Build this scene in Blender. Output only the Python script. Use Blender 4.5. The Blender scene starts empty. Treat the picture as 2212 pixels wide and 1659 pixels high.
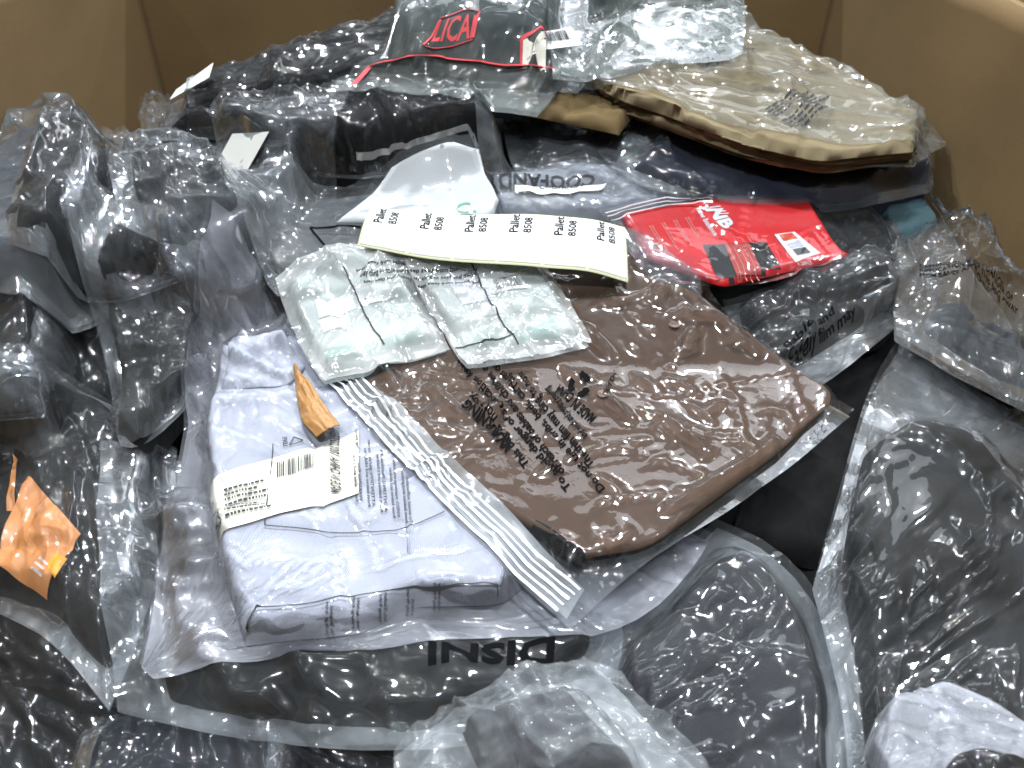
import bpy, bmesh, math, random, time
import numpy as np
from mathutils import Vector
from mathutils.bvhtree import BVHTree
T_START = time.time()
C = bpy.context.scene
COL = C.collection

# ------------------------------------------------------------------ camera, light, exposure
CZ = 1.10                                   # camera height above the warehouse floor
PITCH = math.radians(36.0)
FPX, U0, V0 = 1700.0, 1106.0, 829.5         # focal length / centre of the 2212 x 1659 photograph
cam_d = bpy.data.cameras.new('camera'); cam = bpy.data.objects.new('camera', cam_d); COL.objects.link(cam)
cam.location = (0, 0, CZ); cam.rotation_euler = (math.radians(90) - PITCH, 0, 0)
cam_d.sensor_width = 36; cam_d.lens = 36 * FPX / 2212
cam_d.clip_start = .02; cam_d.clip_end = 60
cam_d.dof.use_dof = True; cam_d.dof.focus_distance = .74; cam_d.dof.aperture_fstop = 6.3
C.camera = cam

world = bpy.data.worlds.new('World'); C.world = world; world.use_nodes = True
_t = world.node_tree; _bg = _t.nodes['Background']          # dim hall: dark low down, paler overhead; bright band added to shape film reflections
_c = _t.nodes.new('ShaderNodeTexCoord'); _s = _t.nodes.new('ShaderNodeSeparateXYZ'); _r = _t.nodes.new('ShaderNodeValToRGB')
_t.links.new(_c.outputs['Generated'], _s.inputs[0]); _t.links.new(_s.outputs['Z'], _r.inputs[0]); _t.links.new(_r.outputs[0], _bg.inputs[0])
_e = _r.color_ramp.elements; _e[0].position = .0; _e[0].color = (.008, .009, .010, 1); _e[1].position = 1.0; _e[1].color = (.30, .33, .36, 1)
for _p, _v in ((.30, .02), (.46, .06), (.53, .62), (.66, .66), (.73, .10)):
    _k = _e.new(_p); _k.color = (_v * .90, _v * .97, _v * 1.04, 1)
_bg.inputs[1].default_value = .46

def area(name, loc, size, power, color=(.93, .97, 1.0), target=(0, .8, .6)):
    d = bpy.data.lights.new(name, 'AREA'); d.shape = 'RECTANGLE'; d.size = size[0]; d.size_y = size[1]
    d.energy = power; d.color = color
    o = bpy.data.objects.new(name, d); COL.objects.link(o); o.location = loc
    o.rotation_euler = (Vector(target) - Vector(loc)).to_track_quat('-Z', 'Y').to_euler()
    return o
for (lx, ly, lz, pw) in [(-2.6, 1.2, 4.6, 130), (.15, 1.0, 4.6, 170), (2.6, 1.4, 4.6, 115), (-1.3, 4.0, 4.7, 150), (1.5, 4.3, 4.7, 140), (.3, 7.2, 4.8, 150), (.0, -1.6, 4.6, 120)]:
    area('ceiling_lamp', (lx, ly, lz), (.42, .045), pw * .80, target=(lx * .6, ly * .5 + .4, .6))
area('ceiling_panel', (.9, 3.0, 3.4), (2.2, 1.0), 17, color=(.88, .94, 1.0))
C.view_settings.view_transform = 'Standard'; C.view_settings.look = 'None'
C.view_settings.exposure = .0; C.view_settings.gamma = 1.0
C.render.engine = 'CYCLES'
C.cycles.max_bounces = 12; C.cycles.transparent_max_bounces = 28
C.cycles.diffuse_bounces = 3; C.cycles.glossy_bounces = 3; C.cycles.transmission_bounces = 6
C.cycles.use_denoising = True
C.cycles.sample_clamp_indirect = 4; C.cycles.caustics_reflective = False; C.cycles.caustics_refractive = False

# ------------------------------------------------------------------ noise
rs = np.random.RandomState(7)
def vnoise(x, y, seed):
    """smooth value noise in -1..1 at numpy coordinates"""
    t = np.random.RandomState(seed).rand(64, 64) * 2 - 1
    xi = np.floor(x).astype(int); yi = np.floor(y).astype(int); fx = x - xi; fy = y - yi
    fx = fx * fx * fx * (fx * (fx * 6 - 15) + 10); fy = fy * fy * fy * (fy * (fy * 6 - 15) + 10)
    g = lambda a, b: t[a % 64, b % 64]
    return (g(xi, yi) * (1 - fx) + g(xi + 1, yi) * fx) * (1 - fy) + (g(xi, yi + 1) * (1 - fx) + g(xi + 1, yi + 1) * fx) * fy
def fbm(x, y, seed, o=4):
    s = 0; a = 1; 
    for k in range(o): s = s + a * vnoise(x * 2 ** k + 3.1 * k, y * 2 ** k + 7.7 * k, seed + k); a *= .5
    return s / 1.8
def ridged(x, y, seed, o=3):
    s = 0; a = 1
    for k in range(o): s = s + a * (1 - 2 * np.abs(vnoise(x * 2 ** k + 5.3 * k, y * 2 ** k + 1.7 * k, seed + k))); a *= .5
    return s / 1.75

# ------------------------------------------------------------------ heap: height field in world x, y
CELL = .004
BX0, BX1, BY0, BY1 = -.645, .555, .0, 1.505      # inside of the cardboard box
gx = np.arange(BX0 - .02, BX1 + .02, CELL); gy = np.arange(-.12, BY1 + .02, CELL)
NX, NY = len(gx), len(gy)
_y = [-.3, .1, .38, .68, .86, .95, 1.15, 1.3, 1.4, 2.2]
_z = [-.56, -.53, -.505, -.475, -.405, -.36, -.28, -.24, -.235, -.20]
def Vref(x, y):                                   # reference level of the heap's top
    z = np.interp(y, _y, _z)
    s = np.clip((np.asarray(y) - .75) / .4, 0, 1)
    return z - .10 * s * np.clip(np.abs(np.asarray(x)) / .55, 0, 1.3) ** 2 + CZ
GX, GY = np.meshgrid(gx, gy, indexing='ij')
H = Vref(GX, GY) - .11 + .02 * fbm(GX * 9, GY * 9, 5) + .012 * ridged(GX * 16, GY * 16, 9)

cp, sp = math.cos(PITCH), math.sin(PITCH)
def ray(u, v):
    a = (u - U0) / FPX; b = (V0 - v) / FPX
    return np.array([a, cp + b * sp, -sp + b * cp])
def P(u, v, L):
    """photo point -> world x, y on the reference level raised by L"""
    d = ray(u, v); t = np.arange(.25, 2.2, .001)
    x, y, z = d[0] * t, d[1] * t, CZ + d[2] * t
    k = np.argmax(z <= Vref(x, y) + L)
    if k == 0: k = len(t) - 1
    return np.array([min(max(x[k], BX0 - .10), BX1 + .10), min(y[k], BY1 + .05)])
def samp(A, x, y):
    fx = np.clip((x - gx[0]) / CELL, 0, NX - 1.001); fy = np.clip((y - gy[0]) / CELL, 0, NY - 1.001)
    i = fx.astype(int); j = fy.astype(int); fx = fx - i; fy = fy - j
    return (A[i, j] * (1 - fx) + A[i + 1, j] * fx) * (1 - fy) + (A[i, j + 1] * (1 - fx) + A[i + 1, j + 1] * fx) * fy
def blur(A, sig):
    n = int(3 * sig / CELL) + 1; k = np.exp(-.5 * (np.arange(-n, n + 1) * CELL / sig) ** 2); k /= k.sum()
    B = np.pad(A, n, mode='edge')
    B = np.apply_along_axis(lambda r: np.convolve(r, k, 'valid'), 0, B)
    return np.apply_along_axis(lambda r: np.convolve(r, k, 'valid'), 1, B)
def up2(X):
    n, m, c = X.shape
    Y = np.empty((2 * n - 1, m, c)); Y[::2] = X; Y[1::2] = (X[1:] + X[:-1]) / 2
    Z = np.empty((2 * n - 1, 2 * m - 1, c)); Z[:, ::2] = Y; Z[:, 1::2] = (Y[:, 1:] + Y[:, :-1]) / 2
    return Z
def splat(X):
    global H
    Y = up2(up2(X)) if X.shape[0] < 90 else up2(X)
    i = np.round((Y[..., 0] - gx[0]) / CELL).astype(int).ravel(); j = np.round((Y[..., 1] - gy[0]) / CELL).astype(int).ravel()
    ok = (i >= 0) & (i < NX) & (j >= 0) & (j < NY)
    np.maximum.at(H, (i[ok], j[ok]), Y[..., 2].ravel()[ok])

# ------------------------------------------------------------------ curved grids from outlines
def resample(pts, n, power=None):
    pts = np.array(pts, float); s = np.r_[0, np.cumsum(np.linalg.norm(np.diff(pts, axis=0), axis=1))]; s /= max(s[-1], 1e-9)
    t = np.linspace(0, 1, n)
    return np.stack([np.interp(t, s, pts[:, k]) for k in range(pts.shape[1])], 1)
def smooth_side(pts, n, it=2):
    q = resample(pts, n)
    k = max(1, n // 40) * it
    for _ in range(k * 4): q[1:-1] = .5 * q[1:-1] + .25 * (q[:-2] + q[2:])
    return q
def coons(sides, n, m):
    """sides: 4 polylines c0>c1 (u), c1>c2 (v), c2>c3 (-u), c3>c0 (-v)"""
    b = smooth_side(sides[0], n); r = smooth_side(sides[1], m); t = smooth_side(sides[2], n)[::-1]; l = smooth_side(sides[3], m)[::-1]
    u = np.linspace(0, 1, n)[:, None, None]; v = np.linspace(0, 1, m)[None, :, None]
    return ((1 - v) * b[:, None] + v * t[:, None] + (1 - u) * l[None] + u * r[None]
            - ((1 - u) * (1 - v) * b[0] + u * (1 - v) * b[-1] + (1 - u) * v * t[0] + u * v * t[-1]))
def sides_from(outline, corners, L):
    w = [P(q[0], q[1], L + (q[2] if len(q) > 2 else 0)) for q in outline]; n = len(w); S = []
    for a in range(4):
        i, j = corners[a], corners[(a + 1) % 4]; seg = [w[i]]
        while i != j: i = (i + 1) % n; seg.append(w[i])
        S.append(seg)
    return S
def side_len(s): s = np.array(s); return np.linalg.norm(np.diff(s, axis=0), axis=1).sum()

# ------------------------------------------------------------------ mesh helpers
def link(name, me, parent=None, mat=None, smooth=True):
    o = bpy.data.objects.new(name, me); COL.objects.link(o)
    if mat: me.materials.append(mat)
    if parent is not None: o.parent = parent
    if smooth: me.polygons.foreach_set('use_smooth', [True] * len(me.polygons))
    return o
def mesh_from(name, verts, faces, parent=None, mat=None, org=(0, 0, 0), smooth=True, uv=None):
    me = bpy.data.meshes.new(name); v = np.asarray(verts, float) - np.asarray(org)
    f = np.asarray(faces, np.int32) if not isinstance(faces, list) else None
    if f is None: me.from_pydata([tuple(p) for p in v], [], faces)
    else:
        k = f.shape[1]; me.vertices.add(len(v)); me.vertices.foreach_set('co', v.ravel().astype(np.float32))
        me.loops.add(f.size); me.loops.foreach_set('vertex_index', f.ravel())
        me.polygons.add(len(f)); me.polygons.foreach_set('loop_start', np.arange(0, f.size, k, dtype=np.int32))
        me.polygons.foreach_set('loop_total', np.full(len(f), k, np.int32))
        if uv is not None:
            l = me.uv_layers.new(name='uv'); l.data.foreach_set('uv', np.asarray(uv, np.float32)[f.ravel()].ravel())
    me.update(); me.validate()
    return link(name, me, parent, mat, smooth)
def gridfaces(n, m, off=0, flip=False):
    i, j = np.meshgrid(np.arange(n - 1), np.arange(m - 1), indexing='ij'); a = (i * m + j).ravel() + off
    f = np.stack([a, a + m, a + m + 1, a + 1], 1)
    return f[:, ::-1] if flip else f
def shell(top, bot):
    """closed shell from two n x m sheets that share their outline's layout"""
    n, m, _ = top.shape; N = n * m
    V = np.concatenate([top.reshape(-1, 3), bot.reshape(-1, 3)]); F = [gridfaces(n, m), gridfaces(n, m, N, True)]
    ring = [i * m for i in range(n)] + [(n - 1) * m + j for j in range(1, m)] + [i * m + m - 1 for i in range(n - 2, -1, -1)] + [j for j in range(m - 2, 0, -1)]
    r = np.array(ring); r2 = np.roll(r, -1); F.append(np.stack([r2, r, r + N, r2 + N], 1))
    return V, np.concatenate(F)
def empty(name, loc, label, cat, group=None):
    o = bpy.data.objects.new(name, None); COL.objects.link(o); o.location = loc; o.empty_display_size = .05
    o['label'] = label; o['category'] = cat
    if group: o['group'] = group
    return o

# ------------------------------------------------------------------ materials
def nt(name):
    m = bpy.data.materials.new(name); m.use_nodes = True; t = m.node_tree; t.nodes.clear()
    out = t.nodes.new('ShaderNodeOutputMaterial'); return m, t, out
def N(t, typ, **kw):
    n = t.nodes.new(typ)
    for k, v in kw.items():
        if k.startswith('i_'): n.inputs[k[2:].replace('_', ' ')].default_value = v
        else: setattr(n, k, v)
    return n
_mc = {}
HAZE_K = .46
def film_mat(haze=.10, tint=(.97, .98, 1.0), rough=.030, bump=.02, spec=1.45, hazecol=(.78, .84, .88)):
    key = ('film', haze, tint, rough, bump, spec, hazecol)
    if key in _mc: return _mc[key]
    haze = haze * (.12 + haze * 1.15)
    m, t, out = nt('polythene_film'); L = t.links.new
    co = N(t, 'ShaderNodeTexCoord'); nz = N(t, 'ShaderNodeTexNoise'); nz.inputs['Scale'].default_value = 55; nz.inputs['Detail'].default_value = 3
    nz.inputs['Distortion'].default_value = 1.2
    L(co.outputs['Object'], nz.inputs['Vector'])
    vo = N(t, 'ShaderNodeTexVoronoi'); vo.feature = 'DISTANCE_TO_EDGE'; vo.inputs['Scale'].default_value = 38
    wr = N(t, 'ShaderNodeVectorMath', operation='MULTIPLY_ADD'); L(nz.outputs['Color'], wr.inputs[0]); wr.inputs[1].default_value = (.03, .03, .03); L(co.outputs['Object'], wr.inputs[2])
    L(wr.outputs[0], vo.inputs['Vector'])
    mr = N(t, 'ShaderNodeMapRange'); L(vo.outputs['Distance'], mr.inputs['Value']); mr.inputs['From Max'].default_value = .16
    ad = N(t, 'ShaderNodeMath', operation='MULTIPLY_ADD'); L(mr.outputs[0], ad.inputs[0]); ad.inputs[1].default_value = -.35; L(nz.outputs['Fac'], ad.inputs[2])
    bp = N(t, 'ShaderNodeBump'); bp.inputs['Strength'].default_value = bump; bp.inputs['Distance'].default_value = .0016
    L(ad.outputs[0], bp.inputs['Height'])
    fr = N(t, 'ShaderNodeFresnel'); fr.inputs['IOR'].default_value = 1.5; L(bp.outputs[0], fr.inputs['Normal'])
    mu = N(t, 'ShaderNodeMath', operation='MULTIPLY', use_clamp=True); L(fr.outputs[0], mu.inputs[0]); mu.inputs[1].default_value = spec
    mn = N(t, 'ShaderNodeMath', operation='MINIMUM'); L(mu.outputs[0], mn.inputs[0]); mn.inputs[1].default_value = .7
    gl = N(t, 'ShaderNodeBsdfGlossy'); gl.inputs['Roughness'].default_value = rough; L(bp.outputs[0], gl.inputs['Normal'])
    g2 = N(t, 'ShaderNodeBsdfGlossy'); g2.inputs['Roughness'].default_value = .26; L(bp.outputs[0], g2.inputs['Normal']); g3 = N(t, 'ShaderNodeMixShader'); g3.inputs[0].default_value = .12; L(gl.outputs[0], g3.inputs[1]); L(g2.outputs[0], g3.inputs[2]); gl = g3
    tr = N(t, 'ShaderNodeBsdfTransparent'); tr.inputs[0].default_value = (*tint, 1)
    df = N(t, 'ShaderNodeBsdfDiffuse'); df.inputs[0].default_value = (*hazecol, 1); L(bp.outputs[0], df.inputs['Normal'])
    tl = N(t, 'ShaderNodeBsdfTranslucent'); tl.inputs[0].default_value = (*hazecol, 1)
    md = N(t, 'ShaderNodeMixShader'); md.inputs[0].default_value = .35; L(df.outputs[0], md.inputs[1]); L(tl.outputs[0], md.inputs[2])
    big = N(t, 'ShaderNodeTexNoise'); big.inputs['Scale'].default_value = 9; big.inputs['Detail'].default_value = 4; L(co.outputs['Object'], big.inputs['Vector'])
    hz = N(t, 'ShaderNodeMapRange'); L(big.outputs['Fac'], hz.inputs['Value']); hz.inputs['From Min'].default_value = .3; hz.inputs['From Max'].default_value = .7
    hz.inputs['To Min'].default_value = haze * .15; hz.inputs['To Max'].default_value = min(1, haze * 1.85)
    mb = N(t, 'ShaderNodeMixShader'); L(hz.outputs[0], mb.inputs[0]); L(tr.outputs[0], mb.inputs[1]); L(md.outputs[0], mb.inputs[2])
    mx = N(t, 'ShaderNodeMixShader'); L(mn.outputs[0], mx.inputs[0]); L(mb.outputs[0], mx.inputs[1]); L(gl.outputs[0], mx.inputs[2])
    L(mx.outputs[0], out.inputs[0]); _mc[key] = m; return m
def cloth_mat(name, col, knit=900, rough=.95, var=.25, bump=.35, rib=None, sheen=.05):
    key = ('cloth', name, col)
    if key in _mc: return _mc[key]
    m, t, out = nt(name); L = t.links.new
    co = N(t, 'ShaderNodeTexCoord'); n1 = N(t, 'ShaderNodeTexNoise'); n1.inputs['Scale'].default_value = 14; n1.inputs['Detail'].default_value = 6; L(co.outputs['Object'], n1.inputs['Vector'])
    n2 = N(t, 'ShaderNodeTexNoise'); n2.inputs['Scale'].default_value = knit; n2.inputs['Detail'].default_value = 2; L(co.outputs['Object'], n2.inputs['Vector'])
    mr = N(t, 'ShaderNodeMapRange'); L(n1.outputs['Fac'], mr.inputs['Value']); mr.inputs['To Min'].default_value = 1 - var; mr.inputs['To Max'].default_value = 1 + var
    m2 = N(t, 'ShaderNodeMapRange'); L(n2.outputs['Fac'], m2.inputs['Value']); m2.inputs['To Min'].default_value = .75; m2.inputs['To Max'].default_value = 1.25
    mm = N(t, 'ShaderNodeMath', operation='MULTIPLY'); L(mr.outputs[0], mm.inputs[0]); L(m2.outputs[0], mm.inputs[1])
    vm = N(t, 'ShaderNodeVectorMath', operation='SCALE'); vm.inputs[0].default_value = col; L(mm.outputs[0], vm.inputs['Scale'])
    bs = N(t, 'ShaderNodeBsdfPrincipled'); bs.inputs['Roughness'].default_value = rough; bs.inputs['Specular IOR Level'].default_value = .2
    bs.inputs['Sheen Weight'].default_value = sheen; bs.inputs['Sheen Roughness'].default_value = .5
    L(vm.outputs[0], bs.inputs['Base Color'])
    bp = N(t, 'ShaderNodeBump'); bp.inputs['Strength'].default_value = bump; bp.inputs['Distance'].default_value = .0008
    if rib:
        uvn = N(t, 'ShaderNodeUVMap'); wv = N(t, 'ShaderNodeTexWave'); wv.inputs['Scale'].default_value = rib; wv.bands_direction = 'X'
        L(uvn.outputs[0], wv.inputs['Vector']); a = N(t, 'ShaderNodeMath', operation='ADD'); L(wv.outputs['Fac'], a.inputs[0]); L(n2.outputs['Fac'], a.inputs[1]); L(a.outputs[0], bp.inputs['Height'])
    else: L(n2.outputs['Fac'], bp.inputs['Height'])
    L(bp.outputs[0], bs.inputs['Normal']); L(bs.outputs[0], out.inputs[0]); _mc[key] = m; return m
def plain(name, col, rough=.6, spec=.5, noise=.06, scale=30, alpha=None):
    key = ('plain', name, col, rough)
    if key in _mc: return _mc[key]
    m, t, out = nt(name); L = t.links.new
    co = N(t, 'ShaderNodeTexCoord'); n1 = N(t, 'ShaderNodeTexNoise'); n1.inputs['Scale'].default_value = scale; n1.inputs['Detail'].default_value = 5; L(co.outputs['Object'], n1.inputs['Vector'])
    mr = N(t, 'ShaderNodeMapRange'); L(n1.outputs['Fac'], mr.inputs['Value']); mr.inputs['To Min'].default_value = 1 - noise; mr.inputs['To Max'].default_value = 1 + noise
    vm = N(t, 'ShaderNodeVectorMath', operation='SCALE'); vm.inputs[0].default_value = col; L(mr.outputs[0], vm.inputs['Scale'])
    bs = N(t, 'ShaderNodeBsdfPrincipled'); bs.inputs['Roughness'].default_value = rough; bs.inputs['Specular IOR Level'].default_value = spec
    if alpha is not None: bs.inputs['Alpha'].default_value = alpha
    L(vm.outputs[0], bs.inputs['Base Color']); L(bs.outputs[0], out.inputs[0]); _mc[key] = m; return m
def cardboard_mat():
    m, t, out = nt('corrugated_cardboard'); L = t.links.new
    co = N(t, 'ShaderNodeTexCoord'); mp = N(t, 'ShaderNodeMapping'); mp.inputs['Scale'].default_value = (1.2, 1.2, 2.2); L(co.outputs['Object'], mp.inputs[0])
    n1 = N(t, 'ShaderNodeTexNoise'); n1.inputs['Scale'].default_value = 4; n1.inputs['Detail'].default_value = 7; L(mp.outputs[0], n1.inputs['Vector'])
    n2 = N(t, 'ShaderNodeTexNoise'); n2.inputs['Scale'].default_value = 350; L(co.outputs['Object'], n2.inputs['Vector'])
    cr = N(t, 'ShaderNodeValToRGB'); L(n1.outputs['Fac'], cr.inputs[0]); cr.color_ramp.elements[0].position = .3; cr.color_ramp.elements[1].position = .75
    cr.color_ramp.elements[0].color = (.165, .103, .040, 1); cr.color_ramp.elements[1].color = (.215, .138, .056, 1)
    m2 = N(t, 'ShaderNodeMapRange'); L(n2.outputs['Fac'], m2.inputs['Value']); m2.inputs['To Min'].default_value = .85; m2.inputs['To Max'].default_value = 1.15
    vm = N(t, 'ShaderNodeVectorMath', operation='SCALE'); L(cr.outputs[0], vm.inputs[0]); L(m2.outputs[0], vm.inputs['Scale'])
    bs = N(t, 'ShaderNodeBsdfPrincipled'); bs.inputs['Roughness'].default_value = .85; L(vm.outputs[0], bs.inputs['Base Color'])
    wv = N(t, 'ShaderNodeTexWave'); wv.bands_direction = 'Z'; wv.inputs['Scale'].default_value = 45; wv.inputs['Distortion'].default_value = .4; L(co.outputs['Object'], wv.inputs['Vector'])
    bp = N(t, 'ShaderNodeBump'); bp.inputs['Strength'].default_value = .015; bp.inputs['Distance'].default_value = .001; L(wv.outputs['Fac'], bp.inputs['Height']); L(bp.outputs[0], bs.inputs['Normal'])
    L(bs.outputs[0], out.inputs[0]); return m
BLACK = cloth_mat('black_fabric', (.009, .0095, .010))
CHAR = cloth_mat('charcoal_fleece', (.026, .027, .032), knit=500, bump=.6)
INK = plain('black_print', (.006, .006, .007), .9, spec=.05, noise=.2)
INKG = plain('grey_print', (.06, .065, .07), .9, spec=.05, noise=.2)
PAPER = plain('white_paper', (.78, .80, .80), .7, noise=.03)
WHITEINK = plain('white_print', (.75, .75, .75), .6)

# ------------------------------------------------------------------ structure
struct_floor = mesh_from('floor', [(-15, -15, 0), (15, -15, 0), (15, 15, 0), (-15, 15, 0)], [(0, 1, 2, 3)], mat=plain('concrete', (.012, .012, .012), .8, noise=.3, scale=3), smooth=False)
struct_floor['kind'] = 'structure'
CB = cardboard_mat(); EDGE = plain('torn_cardboard_edge', (.48, .36, .20), .9, noise=.3, scale=90)
BTOP = CZ - .172
def panel(name, p0, p1, top, th, parent, org, wob=.0015, seed=1, out=(0, 1)):
    """upright cardboard panel from p0 to p1 (x, y) with a slightly ragged top"""
    n, m = 70, 36; p0 = np.array(p0); p1 = np.array(p1); s = np.linspace(0, 1, n)[:, None]; z = np.linspace(.005, 1, m)[None]
    tp = top + (.0022 * ridged(s * 60, s * 0, seed) + .002 * fbm(s * 9, s * 0, seed + 4))
    bow = .006 * np.sin(s * math.pi) * z ** 2 + wob * fbm(s * 5, z * 4, seed + 9)
    xy = p0[None, None] + (p1 - p0)[None, None] * s[..., None] + np.zeros((1, m, 1))
    A = np.concatenate([xy + np.array(out) * bow[..., None], (z * tp)[..., None]], 2)
    B = A.copy(); B[..., :2] += np.array(out) * th
    V, F = shell(A, B); return mesh_from(name, V, F, parent, CB, org)
def make_box(loc, x0, x1, y0, y1, top, label, seed, mats=CB):
    b = empty('cardboard_box', loc, label, 'box'); W = np.array
    panel('back_panel', (x0 - .014, y1), (x1 + .014, y1), top, .012, b, loc, seed=seed, out=(0, 1))
    panel('side_panel', (x0 - .001, y0), (x0 - .001, y1 - .0005), top, .012, b, loc, seed=seed + 3, out=(-1, 0))
    panel('side_panel', (x1 + .001, y1 - .0005), (x1 + .001, y0), top, .012, b, loc, seed=seed + 6, out=(1, 0))
    panel('front_panel', (x1, y0), (x0, y0), top * .8, .012, b, loc, seed=seed + 8, out=(0, -1))
    mesh_from('bottom_panel', [(x0, y0, .012), (x1, y0, .012), (x1, y1, .012), (x0, y1, .012)], [(0, 1, 2, 3)], b, CB, loc)
    return b
box1 = make_box((-.045, .65, .002), BX0, BX1, -.16, BY1, BTOP, 'open corrugated cardboard box holding the heap of bagged clothes', 3)
make_box((1.35, .9, .002), .74, 1.90, .1, 1.6, BTOP - .10, 'second cardboard box beyond the right rear edge of the full one', 30)

# ------------------------------------------------------------------ film crumpling: position based sheet in numpy
def relax(X, eu, ev, S, gap, hmax, iters, bend, grav, fixed=True, seed=0, mask=None, rnd=.12):
    """grow the sheet's rest lengths by eu/ev and let it buckle above the support S"""
    r = np.random.RandomState(seed)
    def L_(a, b): return np.linalg.norm(b - a, axis=-1, keepdims=True)
    if mask is not None: eu = eu * mask[0][:-1, :]; ev = ev * mask[1][:, :-1]
    Lu = L_(X[:-1], X[1:]) * (1 + eu); Lv = L_(X[:, :-1], X[:, 1:]) * (1 + ev)
    ed = (eu + ev) / 2 if mask is None else (eu[:, :-1] + ev[:-1]) / 2
    D1 = L_(X[:-1, :-1], X[1:, 1:]) * (1 + ed); D2 = L_(X[1:, :-1], X[:-1, 1:]) * (1 + ed)
    h = float(np.median(Lu)); X = X.copy()
    X[..., 2] += r.randn(*X.shape[:2]) * h * rnd
    B0 = X.copy()
    def pr(A, B, L, k, comp=1.0):
        d = B - A; l = np.linalg.norm(d, axis=-1, keepdims=True) + 1e-9; c = (l - L) / l * .5 * k
        A += c * d; B -= c * d
    for it in range(iters):
        for s in (0, 1):
            pr(X[s:-1:2], X[s + 1::2], Lu[s::2], .9)
            pr(X[:, s:-1:2], X[:, s + 1::2], Lv[:, s::2], .9)
        for s in (0, 1):
            pr(X[s:-1:2, :-1], X[s + 1::2, 1:], D1[s::2], .35); pr(X[s + 1::2, :-1], X[s:-1:2, 1:], D2[s::2], .35)
        if bend:
            for ax in (0, 1):
                Y = X if ax == 0 else X.transpose(1, 0, 2)
                lap = Y[:-2] + Y[2:] - 2 * Y[1:-1]; Y[1:-1] += lap * bend * .25; Y[:-2] -= lap * bend * .06; Y[2:] -= lap * bend * .06
        if fixed:
            for sl in (np.s_[0], np.s_[-1], np.s_[:, 0], np.s_[:, -1]): X[sl][..., :2] = X[sl][..., :2] * .4 + B0[sl][..., :2] * .6
        X[..., 0] = np.clip(X[..., 0], BX0 + .004, BX1 - .004); X[..., 1] = np.minimum(X[..., 1], BY1 - .004)
        s = samp(S, X[..., 0], X[..., 1]) + gap
        X[..., 2] -= grav * h
        X[..., 2] = np.minimum(np.maximum(X[..., 2], s), s + hmax)
    return X

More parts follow.
